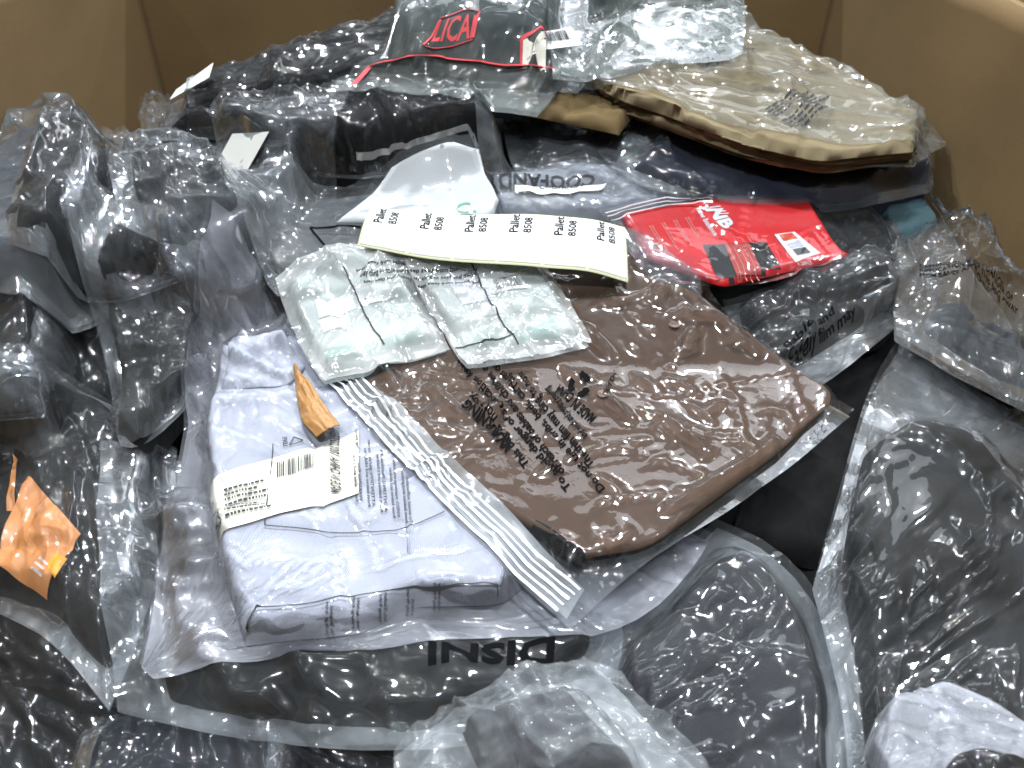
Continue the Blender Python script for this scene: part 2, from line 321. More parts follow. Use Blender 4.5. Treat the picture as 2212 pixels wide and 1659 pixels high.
def film_sheet(sides, S, gap, ex=(.03, .03), fine=.035, hmax=.02, bend=.15, seed=1, res=.0034, lift=None, creases=22, amp=1.0):
    lu = max(side_len(sides[0]), side_len(sides[2])); lv = max(side_len(sides[1]), side_len(sides[3]))
    n0 = max(10, min(34, int(lu / (res * 8)))) ; m0 = max(10, min(34, int(lv / (res * 8))))
    X = coons(sides, n0 + 1, m0 + 1)
    X[..., 0] = np.clip(X[..., 0], BX0 + .004, BX1 - .004); X[..., 1] = np.minimum(X[..., 1], BY1 - .004)
    z = samp(S, X[..., 0], X[..., 1]) + gap
    if lift is not None: z = z + lift(np.linspace(0, 1, n0 + 1)[:, None], np.linspace(0, 1, m0 + 1)[None])
    X = np.concatenate([X, z[..., None]], 2)
    def mask(X, lo, hi, p=1.0):
        a = np.linspace(0, 1, X.shape[0])[:, None] * lu; b = np.linspace(0, 1, X.shape[1])[None] * lv
        o_ = []
        for q in (0, 1):          # the two directions buckle in different places, so wrinkles run in bundles
            n_ = .5 + .5 * np.clip(fbm(a * 9 + seed, b * 9, seed + 900 + 50 * q, 3) * 2.4 + (.25 if q == seed % 2 else -.25), -1, 1)
            o_.append((lo + (hi - lo) * n_ ** p)[..., None])
        return o_
    X = relax(X, ex[0], ex[1], S, gap, hmax, 30, bend * .5, .01, seed=seed, mask=mask(X, .3, 1.7))
    X = up2(X); X = relax(X, ex[0] * .45 + .2 * fine, ex[1] * .45 + .2 * fine, S, gap, hmax, 26, bend, .008, seed=seed + 1, mask=mask(X, .2, 1.6))
    X = up2(X)
    r = np.random.RandomState(seed + 7); a = np.linspace(0, 1, X.shape[0])[:, None] * lu; b = np.linspace(0, 1, X.shape[1])[None] * lv
    th0 = r.uniform(0, math.pi)
    drift = 1.0 * fbm(a * 3.2 + 9, b * 3.2, seed + 70, 2); thw = seed * 1.7
    def bundles(X, freq, amp_, sd):   # long parallel wrinkles, stronger here and weaker there
        a = np.linspace(0, 1, X.shape[0])[:, None] * lu; b = np.linspace(0, 1, X.shape[1])[None] * lv
        wa = .05 * fbm(a * 4, b * 4, sd + 11, 2); wb = .05 * fbm(a * 4 + 5, b * 4, sd + 13, 2); z = 0
        for q in (0, 1):
            t = thw + q * 1.1; p_ = (a + wa) * math.cos(t) + (b + wb) * math.sin(t); l_ = -(a + wa) * math.sin(t) + (b + wb) * math.cos(t)
            m_ = np.clip(-.12 + 1.9 * fbm(a * 6 + q * 7, b * 6, sd + 31 + q, 2), 0, 1)
            z = z + m_ * (1 - 2 * np.abs(vnoise(p_ * freq, l_ * freq * .13, sd + q)))
        X[..., 2] += amp_ * amp * z
    bundles(X, 55, .0030, seed + 200)
    for k in range(creases):      # sharp packing creases running across the film
        th = th0 + r.choice([0, 0, math.pi / 2]) + r.uniform(-.5, .5); p = r.rand(2) * (lu, lv); Lk = r.uniform(.04, .15); w = r.uniform(.0018, .0035); hh = r.uniform(.002, .0055)
        wob = .012 * fbm(a * 8, b * 8, seed + k * 3) + .0025 * fbm(a * 45, b * 45, seed + k * 3 + 1)
        t = (a - p[0]) * math.cos(th) + (b - p[1]) * math.sin(th); d = -(a - p[0]) * math.sin(th) + (b - p[1]) * math.cos(th) + wob
        X[..., 2] += hh * np.exp(-np.abs(d) / w) * np.clip(1.3 - (t / Lk) ** 2, 0, 1)
    X = relax(X, fine * .8, fine * .8, S, gap, hmax, 20, bend, .006, seed=seed + 2, mask=mask(X, .0, 1.9, 3.2), rnd=.015)
    X = up2(X); bundles(X, 120, .0009, seed + 300); X = relax(X, fine * .4, fine * .4, S, gap, hmax, 9, bend, .004, seed=seed + 3, mask=mask(X, .0, 1.8, 3.2), rnd=.005)
    return X

# ------------------------------------------------------------------ one bagged garment
TARGET = {}
def package(name, label, cat, outline, corners, L, film=None, items=(), seed=1, group=None, dL=-.012):
    """items: list of dict(name, mat, outline|inset, corners, T, L, wr) laid in the bag, film: dict(...)"""
    global H
    sides = sides_from(outline, corners, L + dL)
    c = np.mean([p for s in sides for p in s], axis=0); loc = (float(c[0]), float(c[1]), float(samp(H, c[:1], c[1:2])[0]))
    root = empty(name, loc, label, cat, group)
    Hpre = H.copy(); objs = {}
    for k, it in enumerate(items):
        isides = sides_from(it['outline'], it['corners'], L + it.get('dL', dL)) if 'outline' in it else None
        Hb = np.maximum(blur(H, it.get('soft', .016)), blur(H, .03))
        if isides is None:
            a, b, c_, d = it.get('inset', (.07, .93, .07, .93)); n = 60
            G = coons(sides, 81, 81); iu = np.clip((np.linspace(a, b, 41) * 80).round().astype(int), 0, 80); iv = np.clip((np.linspace(c_, d, 41) * 80).round().astype(int), 0, 80)
            Q = G[np.ix_(iu, iv)]; isides = [Q[:, 0], Q[-1, :], Q[::-1, -1], Q[0, ::-1]]
        lu = max(side_len(isides[0]), side_len(isides[2])); lv = max(side_len(isides[1]), side_len(isides[3]))
        rr = it.get('res', .004); n = max(12, int(lu / rr)); m = max(12, int(lv / rr))
        G = coons(isides, n, m)
        su = np.linspace(0, 1, n)[:, None] * lu; sv = np.linspace(0, 1, m)[None] * lv
        T = it.get('T', .03); r = it.get('r', max(.008, T * .55))
        f = lambda d: np.sqrt(np.clip(1 - (1 - np.clip(d / r, 0, 1)) ** 2, 0, 1))
        prof = f(np.minimum(su, lu - su)) * f(np.minimum(sv, lv - sv))
        G[..., 0] = np.clip(G[..., 0], BX0 + .005, BX1 - .005); G[..., 1] = np.minimum(G[..., 1], BY1 - .005)
        base = samp(Hb, G[..., 0], G[..., 1]) + .0006
        want = Vref(G[..., 0], G[..., 1]) + L + it.get('up', 0) - base
        Tl = np.maximum(want, T * .3)                                   # the garment bridges hollows below it
        under = np.maximum(Tl - T * 1.2, 0); Tl = Tl - under; base = base + under
        sd = it.get('seed', seed * 13 + k * 7); wa, wn = it.get('wr', (.004, 22)); st = it.get('stretch', (1, .35)); rot = it.get('rot', .5)
        a_ = su * math.cos(rot) - sv * math.sin(rot); b_ = su * math.sin(rot) + sv * math.cos(rot)
        w = (ridged(a_ * wn * st[0] + .6 * fbm(a_ * 12, b_ * 12, sd + 50), b_ * wn * st[1], sd, 2) * .7 + .5 * fbm(su * 10, sv * 10, sd + 20, 3)) * wa
        w = w * 1.35
        rf = np.random.RandomState(sd + 5)
        for q in range(it.get('folds', 3)):           # turned edges of the folded cloth: a step with a groove along it
            th = rf.choice([0, math.pi / 2]) + rf.uniform(-.35, .35); p = rf.uniform(.2, .8, 2) * (lu, lv); st_ = it.get('step', .0035) * rf.uniform(.6, 1.4) * (1 if q % 2 else -1)
            d = (su - p[0]) * math.sin(th) - (sv - p[1]) * math.cos(th) + .012 * fbm(su * 9, sv * 9, sd + q, 3)
            w = w + st_ * np.clip(d / .006 + .5, 0, 1) - abs(st_) * .9 * np.exp(-(d / .004) ** 2)
        w = w - w.mean()
        ex = it.get('shape'); 
        if ex: w = w + ex(su / lu, sv / lv)
        top = np.concatenate([G, (base + np.maximum((Tl + w) * prof, .0008))[..., None]], 2)
        bot = np.concatenate([G, base[..., None]], 2)
        jit = it.get('jag', .0015) * fbm(su * 40, sv * 40, sd + 80) * np.clip(1.5 - np.minimum(np.minimum(su, lu - su), np.minimum(sv, lv - sv)) / .012, 0, 1); top[..., 0] = np.clip(top[..., 0] + jit, BX0 + .004, BX1 - .004); top[..., 1] = np.minimum(top[..., 1] + jit, BY1 - .004)
        V, F = shell(top, bot); uv = np.stack([np.broadcast_to(su, (n, m)).ravel(), np.broadcast_to(sv, (n, m)).ravel()], 1); uv = np.concatenate([uv, uv])
        o = mesh_from(it['name'], V, F, root, it['mat'], loc, uv=uv); objs[it['name'] + str(k)] = o; objs['item%d' % k] = o
        splat(top)
    if film is not None:
        fs = sides
        floor = Vref(GX, GY) + L - film.get('drop', .020) + .004 * fbm(GX * 12, GY * 12, seed + 400)
        S = np.maximum(np.maximum(H, blur(H, film.get('soft', .010))), floor)
        puff = film.get('puff', 0)
        if puff:
            lu = side_len(fs[0]); lv = side_len(fs[1]); ff = lambda d: np.sin(np.clip(d / .5, 0, 1) * math.pi / 2) ** .8
            G = up2(up2(coons(fs, 61, 61))); q = np.linspace(0, 1, G.shape[0]); A = np.zeros_like(H)
            pz = puff * ff(np.minimum(q, 1 - q))[:, None] * ff(np.minimum(q, 1 - q))[None]
            pz = pz * (1 + .5 * fbm(q[:, None] * 5, q[None] * 5, seed + 300))
            i = np.round((G[..., 0] - gx[0]) / CELL).astype(int).clip(0, NX - 1); j = np.round((G[..., 1] - gy[0]) / CELL).astype(int).clip(0, NY - 1)
            np.maximum.at(A, (i, j), pz); S = S + blur(A, .008)
        X = film_sheet(fs, S, film.get('gap', .0016), film.get('ex', (.03, .03)), film.get('fine', .045), film.get('hmax', .02), film.get('bend', .03), seed * 17 + 5, film.get('res', .0029), creases=film.get('creases', 22), amp=film.get('amp', 1.0))
        n, m, _ = X.shape
        # the under sheet follows the heap below, joined to the upper one round the outline
        Bt = X.copy(); Bt[..., 2] = np.minimum(samp(np.maximum(np.maximum(Hpre, blur(Hpre, .01)), floor - .004), X[..., 0], X[..., 1]) + .0005, X[..., 2] - .0006)
        k = 3; Bt = Bt[::k, ::k]
        V = np.concatenate([X.reshape(-1, 3), Bt.reshape(-1, 3)]); F = np.concatenate([gridfaces(n, m), gridfaces(Bt.shape[0], Bt.shape[1], n * m, True)])
        g = lambda a, b: np.stack(np.meshgrid(np.linspace(0, 1, a), np.linspace(0, 1, b), indexing='ij'), -1).reshape(-1, 2)
        fo = mesh_from('plastic_bag', V, F, root, film_mat(*film.get('mat', (.10,)), **film.get('kw', {})), loc, uv=np.concatenate([g(n, m), g(Bt.shape[0], Bt.shape[1])]))
        hz0 = film.get('mat', (.10,))[0]; fo.data.materials.append(film_mat(min(.6, .34 + film.get('under', hz0 * .4)), **film.get('kw', {})))
        mi = np.zeros(len(fo.data.polygons), np.int32); mi[(n - 1) * (m - 1):] = 1; fo.data.polygons.foreach_set('material_index', mi)
        objs['film'] = fo; splat(X)
        objs['filmbvh'] = BVHTree.FromPolygons([tuple(p) for p in X.reshape(-1, 3)], gridfaces(n, m).tolist())
        objs['X'] = X
    for k in range(len(items)):
        o = objs['item%d' % k]; vs = [tuple(np.array(v.co) + np.array(loc)) for v in o.data.vertices]
        objs['bvh%d' % k] = BVHTree.FromPolygons(vs, [tuple(p.vertices) for p in o.data.polygons])
    if name == 'packaged_garment' and not group: root['group'] = 'bagged garments heaped in the box'
    objs['root'] = root; objs['loc'] = loc; objs['L'] = L; return objs

def down(bvh, x, y, dz=.0008, dflt=None):
    h = bvh.ray_cast(Vector((x, y, CZ + .3)), Vector((0, 0, -1)))
    if h[0] is None: return dflt
    return h[0].z + dz
def pick(bvh, u, v, L):
    d = ray(u, v); d = d / np.linalg.norm(d)
    h = bvh.ray_cast(Vector((0, 0, CZ)), Vector(d))
    return np.array([h[0].x, h[0].y]) if h[0] is not None else P(u, v, L)
def lay(name, verts2, faces, quad, obj, on, mat, parent, dz=.0008, seg=.004, L=None, flat=0.0):
    """flat artwork with coordinates in 0..1 laid over a surface; quad = photo points of (0,0) (1,0) (1,1) (0,1)"""
    L = obj['L'] if L is None else L
    q = [pick(obj[on], u, v, L) for u, v in quad]
    bm = bmesh.new(); vv = [bm.verts.new((a[0], a[1], 0)) for a in verts2]
    for f in faces:
        try: bm.faces.new([vv[i] for i in f])
        except ValueError: pass
    su = (np.linalg.norm(q[1] - q[0]) + np.linalg.norm(q[2] - q[3])) / 2; sv = (np.linalg.norm(q[3] - q[0]) + np.linalg.norm(q[2] - q[1])) / 2
    for _ in range(6):
        es = [e for e in bm.edges if math.hypot((e.verts[0].co.x - e.verts[1].co.x) * su, (e.verts[0].co.y - e.verts[1].co.y) * sv) > seg]
        if not es or len(bm.verts) > 9000: break
        bmesh.ops.triangulate(bm, faces=[f for f in bm.faces if len(f.verts) > 4])
        es = [e for e in bm.edges if math.hypot((e.verts[0].co.x - e.verts[1].co.x) * su, (e.verts[0].co.y - e.verts[1].co.y) * sv) > seg]
        bmesh.ops.subdivide_edges(bm, edges=es, cuts=1); bmesh.ops.triangulate(bm, faces=[f for f in bm.faces if len(f.verts) > 4])
    bvh = obj[on]; loc = obj['loc']; kill = []; pl = None
    if flat:                       # a stiff card spans the wrinkles under it
        Q = []
        for a in np.linspace(0, 1, 9):
            for b in np.linspace(0, 1, 9):
                p = q[0] * (1 - a) * (1 - b) + q[1] * a * (1 - b) + q[2] * a * b + q[3] * (1 - a) * b; z = down(bvh, p[0], p[1], dz)
                if z is not None: Q.append((p[0], p[1], z))
        if len(Q) > 8:
            Q = np.array(Q); A_ = np.c_[Q[:, :2], np.ones(len(Q))]; pl = np.linalg.lstsq(A_, Q[:, 2], rcond=None)[0]; pl[2] += np.percentile(Q[:, 2] - A_ @ pl, 90) * .8
    for v in bm.verts:
        a, b = v.co.x, v.co.y; p = q[0] * (1 - a) * (1 - b) + q[1] * a * (1 - b) + q[2] * a * b + q[3] * (1 - a) * b
        z = down(bvh, p[0], p[1], dz)
        if pl is not None:
            zp = pl[0] * p[0] + pl[1] * p[1] + pl[2]; z = zp if z is None else max(z * (1 - flat) + zp * flat, zp)
        if z is None: kill.append(v); z = 0
        v.co = (p[0] - loc[0], p[1] - loc[1], z - loc[2])
    if kill: bmesh.ops.delete(bm, geom=kill, context='VERTS')
    if not bm.faces: bm.free(); return None
    bmesh.ops.recalc_face_normals(bm, faces=bm.faces)
    me = bpy.data.meshes.new(name); bm.to_mesh(me); bm.free()
    o = link(name, me, parent, mat, True); return o
def textart(lines, align='LEFT', bold=0.0, space=1.0):
    """built-in font lines -> outline mesh normalised to 0..1 x 0..1"""
    cu = bpy.data.curves.new('lettering', 'FONT'); cu.body = '\n'.join(lines); cu.align_x = align; cu.offset = bold; cu.resolution_u = 2; cu.space_line = space; cu.fill_mode = 'FRONT'
    o = bpy.data.objects.new('lettering', cu); COL.objects.link(o)
    dg = bpy.context.evaluated_depsgraph_get(); me = bpy.data.meshes.new_from_object(o.evaluated_get(dg))
    v = np.array([tuple(p.co)[:2] for p in me.vertices]); f = [tuple(p.vertices) for p in me.polygons]
    bpy.data.objects.remove(o); bpy.data.curves.remove(cu); bpy.data.meshes.remove(me)
    v = (v - v.min(0)) / np.maximum(v.max(0) - v.min(0), 1e-6); return v, f
def text(lines, quad, obj, on='filmbvh', mat=INK, name='printed_text', parent=None, seg=.005, dz=.0008, **kw):
    kw.setdefault('bold', .018)
    v, f = textart(lines, **kw); return lay(name, v, f, quad, obj, on, mat, parent or obj['film'], dz=dz, seg=seg)
def stroke(pts, w, obj, on='filmbvh', mat=INK, name='printed_line', parent=None, dz=.0008, closed=False, sm=0):
    """line of width w (m) through photo points, laid over a surface"""
    p = np.array([pick(obj[on], u, v, obj['L']) for u, v in pts]); 
    if closed: p = np.vstack([p, p[:1]])
    V = []; F = []; loc = obj['loc']
    for a, b in zip(p[:-1], p[1:]):
        d = b - a; l = np.linalg.norm(d)
        if l < 1e-6: continue
        d /= l; nrm = np.array([-d[1], d[0]]) * w / 2; n = max(2, int(l / .0025)); prev = None
        for t in np.linspace(0, 1, n):
            c = a + (b - a) * t; z1 = down(obj[on], *(c + nrm), dz); z2 = down(obj[on], *(c - nrm), dz)
            z1 = z2 if z1 is None else z1; z2 = z1 if z2 is None else z2
            if z1 is None and V: z1 = z2 = V[-1][2]
            if z1 is None: continue
            V += [(*(c + nrm), z1), (*(c - nrm), z2)]; k = len(V)
            if prev is not None: F.append((prev - 2, prev - 1, k - 1, k - 2))
            prev = k
    if not F: return None
    if sm:
        V = np.array(V); z = V[:, 2].reshape(-1, 2).mean(1); k = min(sm, len(z) // 2 * 2 - 1); zz = np.convolve(np.pad(z, k // 2, mode='edge'), np.ones(k) / k, 'valid')[:len(z)] + .001
        V[:, 2] = np.repeat(zz, 2)
    return mesh_from(name, V, F, parent or obj['film'], mat, loc)
RECT = ([(0, 0), (1, 0), (1, 1), (0, 1)], [(0, 1, 2, 3)])
def patch(quad, obj, on, mat, name, parent=None, dz=.0012, seg=.006, flat=0.0):
    n = 12; v = [(i / n, j / n) for i in range(n + 1) for j in range(n + 1)]; f = gridfaces(n + 1, n + 1).tolist()
    return lay(name, v, f, quad, obj, on, mat, parent or obj['root'], dz=dz, seg=seg, flat=flat)
def barcode(quad, obj, on, seed=1, mat=INK, parent=None, dz=.0018, n=26, name='barcode', flat=0.0):
    r = random.Random(seed); x = 0; V = []; F = []
    while x < 1:
        w = r.choice([.01, .016, .026, .034]); k = len(V); V += [(x, 0), (min(1, x + w), 0), (min(1, x + w), 1), (x, 1)]; F.append((k, k + 1, k + 2, k + 3)); x += w + r.choice([.01, .018, .028])
    return lay(name, V, F, quad, obj, on, mat, parent or obj['root'], dz=dz, seg=.008, flat=flat)
def fineprint(quad, obj, on, rows, seed=1, mat=INKG, parent=None, dz=.0016, name='fine_print', fill=.45):
    """lines of print too small to read: rows of word-length dashes"""
    r = random.Random(seed); V = []; F = []
    for i in range(rows):
        y = 1 - (i + .5) / rows; x = 0; end = r.uniform(.7, 1)
        while x < end:
            w = r.uniform(.03, .10); k = len(V); h = fill / rows / 2; V += [(x, y - h), (min(end, x + w), y - h), (min(end, x + w), y + h), (x, y + h)]; F.append((k, k + 1, k + 2, k + 3)); x += w + .02
    return lay(name, V, F, quad, obj, on, mat, parent or obj['root'], dz=dz, seg=.008)

# ------------------------------------------------------------------ hidden lower part of the heap
nn = np.s_[::4, ::4]
fx_, fy_ = np.clip(GX[nn], BX0 + .004, BX1 - .004), np.clip(GY[nn], -.12, BY1 - .006)
fill = mesh_from('packed_garments', np.stack([fx_, fy_, H[nn]], -1).reshape(-1, 3), gridfaces(*GX[nn].shape), mat=BLACK)
fill['kind'] = 'stuff'; fill['label'] = 'dark packed garments filling the box under the bagged clothes'; fill['category'] = 'garments'

GREYB = cloth_mat('grey_blue_fabric', (.055, .065, .08)); NAVY = cloth_mat('navy_fabric', (.018, .024, .045)); KHAKI = cloth_mat('khaki_twill', (.225, .180, .105), knit=1400)
TAN = cloth_mat('tan_twill', (.17, .12, .055), knit=1400); TEAL = cloth_mat('teal_towelling', (.065, .12, .14), knit=420, bump=1.0); BROWN = cloth_mat('brown_jersey', (.100, .061, .041), knit=1600, var=.10)
SKY = cloth_mat('pale_blue_rib_knit', (.50, .52, .60), knit=1500, rib=260, var=.07); LGREY = cloth_mat('light_grey_fabric', (.30, .32, .36)); MGREY = cloth_mat('mid_grey_fabric', (.07, .075, .08))
GREEN = plain('pale_green_cloth', (.10, .36, .27), .8); RED = plain('red_glossy_card', (.62, .018, .022), .30, noise=.05); ORANGE = plain('orange_card', (.68, .27, .08), .5, noise=.12)
CREAM = plain('cream_card_tag', (.74, .72, .62), .6, noise=.03); REDC = plain('red_trim', (.52, .02, .03), .6)
c4 = (0, 1, 2, 3)
RB = np.s_
P_ = package
# --- lowest layer
P_('packaged_garment', 'black garment bag in the dark lower left corner, below the orange tag', 'bagged garment', [(-120, 1760), (300, 1760), (300, 1330), (-120, 1280)], c4, -.07,
   film=dict(mat=(.05,), hmax=.02), items=[dict(name='folded_garment', mat=BLACK, T=.05, inset=(.03, .97, .03, .97), wr=(.01, 10))], seed=2)
P_('packaged_garment', 'blue-grey film bag lowest at the left bottom edge beside the black garment', 'bagged garment', [(120, 1760), (700, 1760), (660, 1560), (320, 1490), (190, 1600)], (0, 1, 2, 4), -.065,
   film=dict(mat=(.14,), hmax=.02, ex=(.05, .04)), items=[dict(name='folded_garment', mat=cloth_mat('dark_slate_fabric', (.012, .015, .022)), T=.03, inset=(.08, .92, .08, .92), wr=(.010, 12))], seed=3)
P_('packaged_garment', 'dark folded garment under the big black bag at the bottom centre', 'bagged garment', [(600, 1760), (960, 1760), (960, 1540), (600, 1500)], c4, -.085,
   film=dict(mat=(.05,)), items=[dict(name='folded_garment', mat=CHAR, T=.04, inset=(.05, .95, .05, .95))], seed=4)
P_('packaged_garment', 'black shiny bag at the left edge below the big grey-blue bag', 'bagged garment', [(-90, 900), (90, 880), (150, 590), (-90, 520)], c4, .03,
   film=dict(mat=(.08,), hmax=.02, ex=(.06, .05), fine=.05), items=[dict(name='folded_garment', mat=BLACK, T=.05, inset=(.04, .96, .04, .96), wr=(.012, 12))], seed=5)
P_('packaged_garment', 'black bag with a pale film edge left of the narrow upright film bag', 'bagged garment', [(-90, 1010), (120, 930), (300, 880), (290, 650), (180, 660), (30, 780), (-90, 800)], (0, 2, 3, 6), -.025,
   film=dict(mat=(.09,), hmax=.015), items=[dict(name='folded_garment', mat=BLACK, T=.05, inset=(.05, .95, .05, .95), wr=(.012, 12))], seed=6)
o = P_('packaged_garment', 'clear bag with an orange card at the left edge over dark clothing', 'bagged garment', [(-110, 1270), (100, 1350), (230, 1520), (330, 1300), (380, 960), (240, 860), (40, 950), (-80, 990)], (0, 2, 4, 7), -.035,
   film=dict(mat=(.11,), hmax=.028, ex=(.06, .05), puff=.012), items=[dict(name='folded_garment', mat=BLACK, T=.05, inset=(.06, .94, .06, .94), wr=(.008, 14))], seed=7)
patch([(-8, 1225), (108, 1308), (180, 1165), (66, 1040)], o, 'bvh0', ORANGE, 'orange_card', dz=.007)
patch([(105, 1232), (125, 1262), (152, 1220), (128, 1208)], o, 'bvh0', plain('bright_orange_print', (.85, .36, .01), .5), 'printed_block', dz=.0078)
fineprint([(70, 1245), (98, 1268), (118, 1232), (96, 1212)], o, 'bvh0', 3, 4, WHITEINK, dz=.008)
patch([(18, 1110), (34, 1105), (42, 1000), (30, 985)], o, 'bvh0', ORANGE, 'orange_card_edge', dz=.004)
# big black one under the pale blue shirt
o = P_('packaged_sweatshirt', 'large black sweatshirt bag under the pale blue shirt, with big black lettering', 'bagged sweatshirt',
   [(245, 1520), (560, 1590), (950, 1620), (1180, 1560), (1340, 1440), (1400, 1280), (1000, 1100), (420, 960), (235, 990), (225, 1250)], (0, 4, 6, 8), -.030,
   film=dict(mat=(.12,), hmax=.02, ex=(.04, .05), fine=.03), items=[dict(name='folded_sweatshirt', mat=BLACK, T=.06, outline=[(330, 1510), (900, 1590), (1180, 1500), (1300, 1380), (1250, 1200), (900, 1100), (330, 1060)], corners=(0, 3, 4, 6), wr=(.010, 9), stretch=(.4, 1.2), rot=.9)], seed=8)
text(['DISNI'], [(1200, 1375), (925, 1385), (925, 1440), (1195, 1440)], o, mat=INK, bold=.03)
# grey hoodie
o = P_('packaged_hoodie', 'charcoal fleece hoodie in shiny film, bottom right of centre below the brown shirt', 'bagged hoodie',
   [(1230, 1760), (1870, 1760), (1865, 1500), (1815, 1300), (1700, 1160), (1548, 1112), (1420, 1240), (1290, 1420)], (0, 1, 5, 7), -.028,
   film=dict(mat=(.13,), hmax=.024, ex=(.05, .06), fine=.05, creases=18), items=[dict(name='folded_hoodie', mat=CHAR, T=.07, outline=[(1280, 1760), (1835, 1760), (1825, 1480), (1770, 1310), (1680, 1190), (1560, 1150), (1450, 1270), (1330, 1440)], corners=(0, 1, 5, 7), wr=(.008, 9), rot=1.2)], seed=9)
fineprint([(1290, 1500), (1480, 1545), (1480, 1565), (1290, 1520)], o, 'bvh0', 3, mat=INK)
# front clear bag
P_('packaged_garment', 'pale crumpled clear bag at the bottom edge, right of centre', 'bagged garment', [(850, 1800), (1600, 1800), (1560, 1650), (1420, 1560), (1310, 1430), (1165, 1415), (930, 1535), (850, 1610)], (0, 1, 4, 7), .004,
   film=dict(mat=(.34,), hmax=.030, ex=(.12, .12), fine=.06, puff=.014, creases=50), items=[dict(name='folded_garment', mat=cloth_mat('slate_grey_fabric', (.07, .072, .08)), T=.02, inset=(.3, .75, .25, .8), wr=(.012, 12))], seed=51)
# right side
P_('packaged_garment', 'dark garment in shadow behind the brown shirt bag on the right', 'bagged garment', [(1560, 1180), (1860, 1250), (1960, 720), (1700, 700)], c4, -.075,
   film=None, items=[dict(name='folded_garment', mat=BLACK, T=.03, inset=(.02, .98, .02, .98))], seed=10)
P_('packaged_garment', 'dark bag wedged under the frosty bag at the right edge', 'bagged garment', [(1900, 900), (2280, 1250), (2300, 900), (1960, 690)], c4, -.045,
   film=dict(mat=(.10,), hmax=.015), items=[dict(name='folded_garment', mat=BLACK, T=.04, inset=(.05, .95, .05, .95))], seed=11)
o = P_('packaged_jacket', 'tall charcoal jacket bag with pale tented film at the right edge', 'bagged jacket',
   [(1850, 1760), (2330, 1760), (2330, 960), (2090, 800), (1965, 705), (1885, 800), (1830, 1000), (1760, 1250), (1830, 1500)], (0, 1, 4, 7), -.012,
   film=dict(mat=(.14,), under=.10, hmax=.028, ex=(.06, .06), fine=.06, creases=18), items=[dict(name='folded_jacket', mat=BLACK, T=.07, outline=[(1880, 1760), (2330, 1760), (2300, 1120), (2110, 940), (1960, 890), (1850, 960), (1815, 1220), (1850, 1500)], corners=(0, 1, 4, 6), wr=(.010, 10), rot=.3, stretch=(.5, 1.4))], seed=12)
o = P_('packaged_shirt', 'white and black garment in film at the bottom right corner', 'bagged shirt', [(1885, 1800), (2330, 1800), (2330, 1620), (2150, 1520), (2010, 1465), (1900, 1500), (1870, 1620)], (0, 1, 4, 6), .012,
   film=dict(mat=(.08,), hmax=.02), items=[dict(name='white_garment', mat=cloth_mat('white_cotton', (.36, .37, .40)), T=.014, inset=(.05, .95, .05, .95), wr=(.008, 14)),
    dict(name='black_garment', mat=BLACK, T=.018, outline=[(2030, 1800), (2330, 1800), (2300, 1720), (2170, 1650), (2060, 1640), (2005, 1710)], corners=(0, 1, 3, 5), up=.012)], seed=13)
# teal towel and black bags to the right of the red card
P_('folded_towel', 'teal towelling corner against the right cardboard wall under the navy bag', 'towel', [(1890, 560), (2040, 520), (2045, 340), (1890, 345)], c4, -.015,
   film=None, items=[dict(name='towelling', mat=TEAL, folds=0, T=.06, inset=(.0, 1, .0, 1), wr=(.003, 20))], seed=14)
o = P_('packaged_garment', 'black garment bag directly behind the red card', 'bagged garment', [(1640, 720), (1930, 700), (1990, 600), (1950, 490), (1880, 430), (1650, 430)], (0, 2, 4, 5), -.005,
   film=dict(mat=(.12,), hmax=.02, ex=(.05, .05)), items=[dict(name='folded_garment', mat=BLACK, T=.05, inset=(.05, .9, .05, .95), wr=(.010, 12))], seed=15)
o = P_('packaged_garment', 'black garment bag with safety lettering between red card and brown shirt', 'bagged garment', [(1640, 860), (1760, 840), (1880, 740), (1985, 660), (1960, 590), (1800, 600), (1560, 640)], (0, 3, 4, 6), -.004,
   film=dict(mat=(.17,), hmax=.02, ex=(.06, .05), puff=.006), items=[dict(name='folded_garment', mat=BLACK, T=.04, inset=(.06, .85, .25, .94), wr=(.010, 14))], seed=16)
text(['Babies and', 'Safely film may'], [(1710, 800), (1850, 690), (1835, 640), (1690, 745)], o, mat=INK)
o = P_('packaged_garment', 'frosty clear bag with grey folded clothing at the right edge', 'bagged garment', [(1945, 700), (2140, 800), (2330, 900), (2330, 400), (2170, 415), (1930, 515)], (0, 2, 3, 5), .045,
   film=dict(mat=(.22,), hmax=.03, ex=(.07, .07), puff=.045, drop=.05, creases=40), items=[dict(name='folded_garment', mat=MGREY, T=.02, r=.03, up=-.045, outline=[(1990, 680), (2320, 840), (2320, 680), (2020, 610)], corners=c4, wr=(.012, 14))], seed=17, dL=-.03)
text(['WARNING: TO AVOID DANGER OF', 'SUFFOCATION KEEP THIS BAG AWAY', 'FROM BABIES AND CHILDREN'], [(1985, 600), (2200, 690), (2200, 650), (1985, 560)], o)
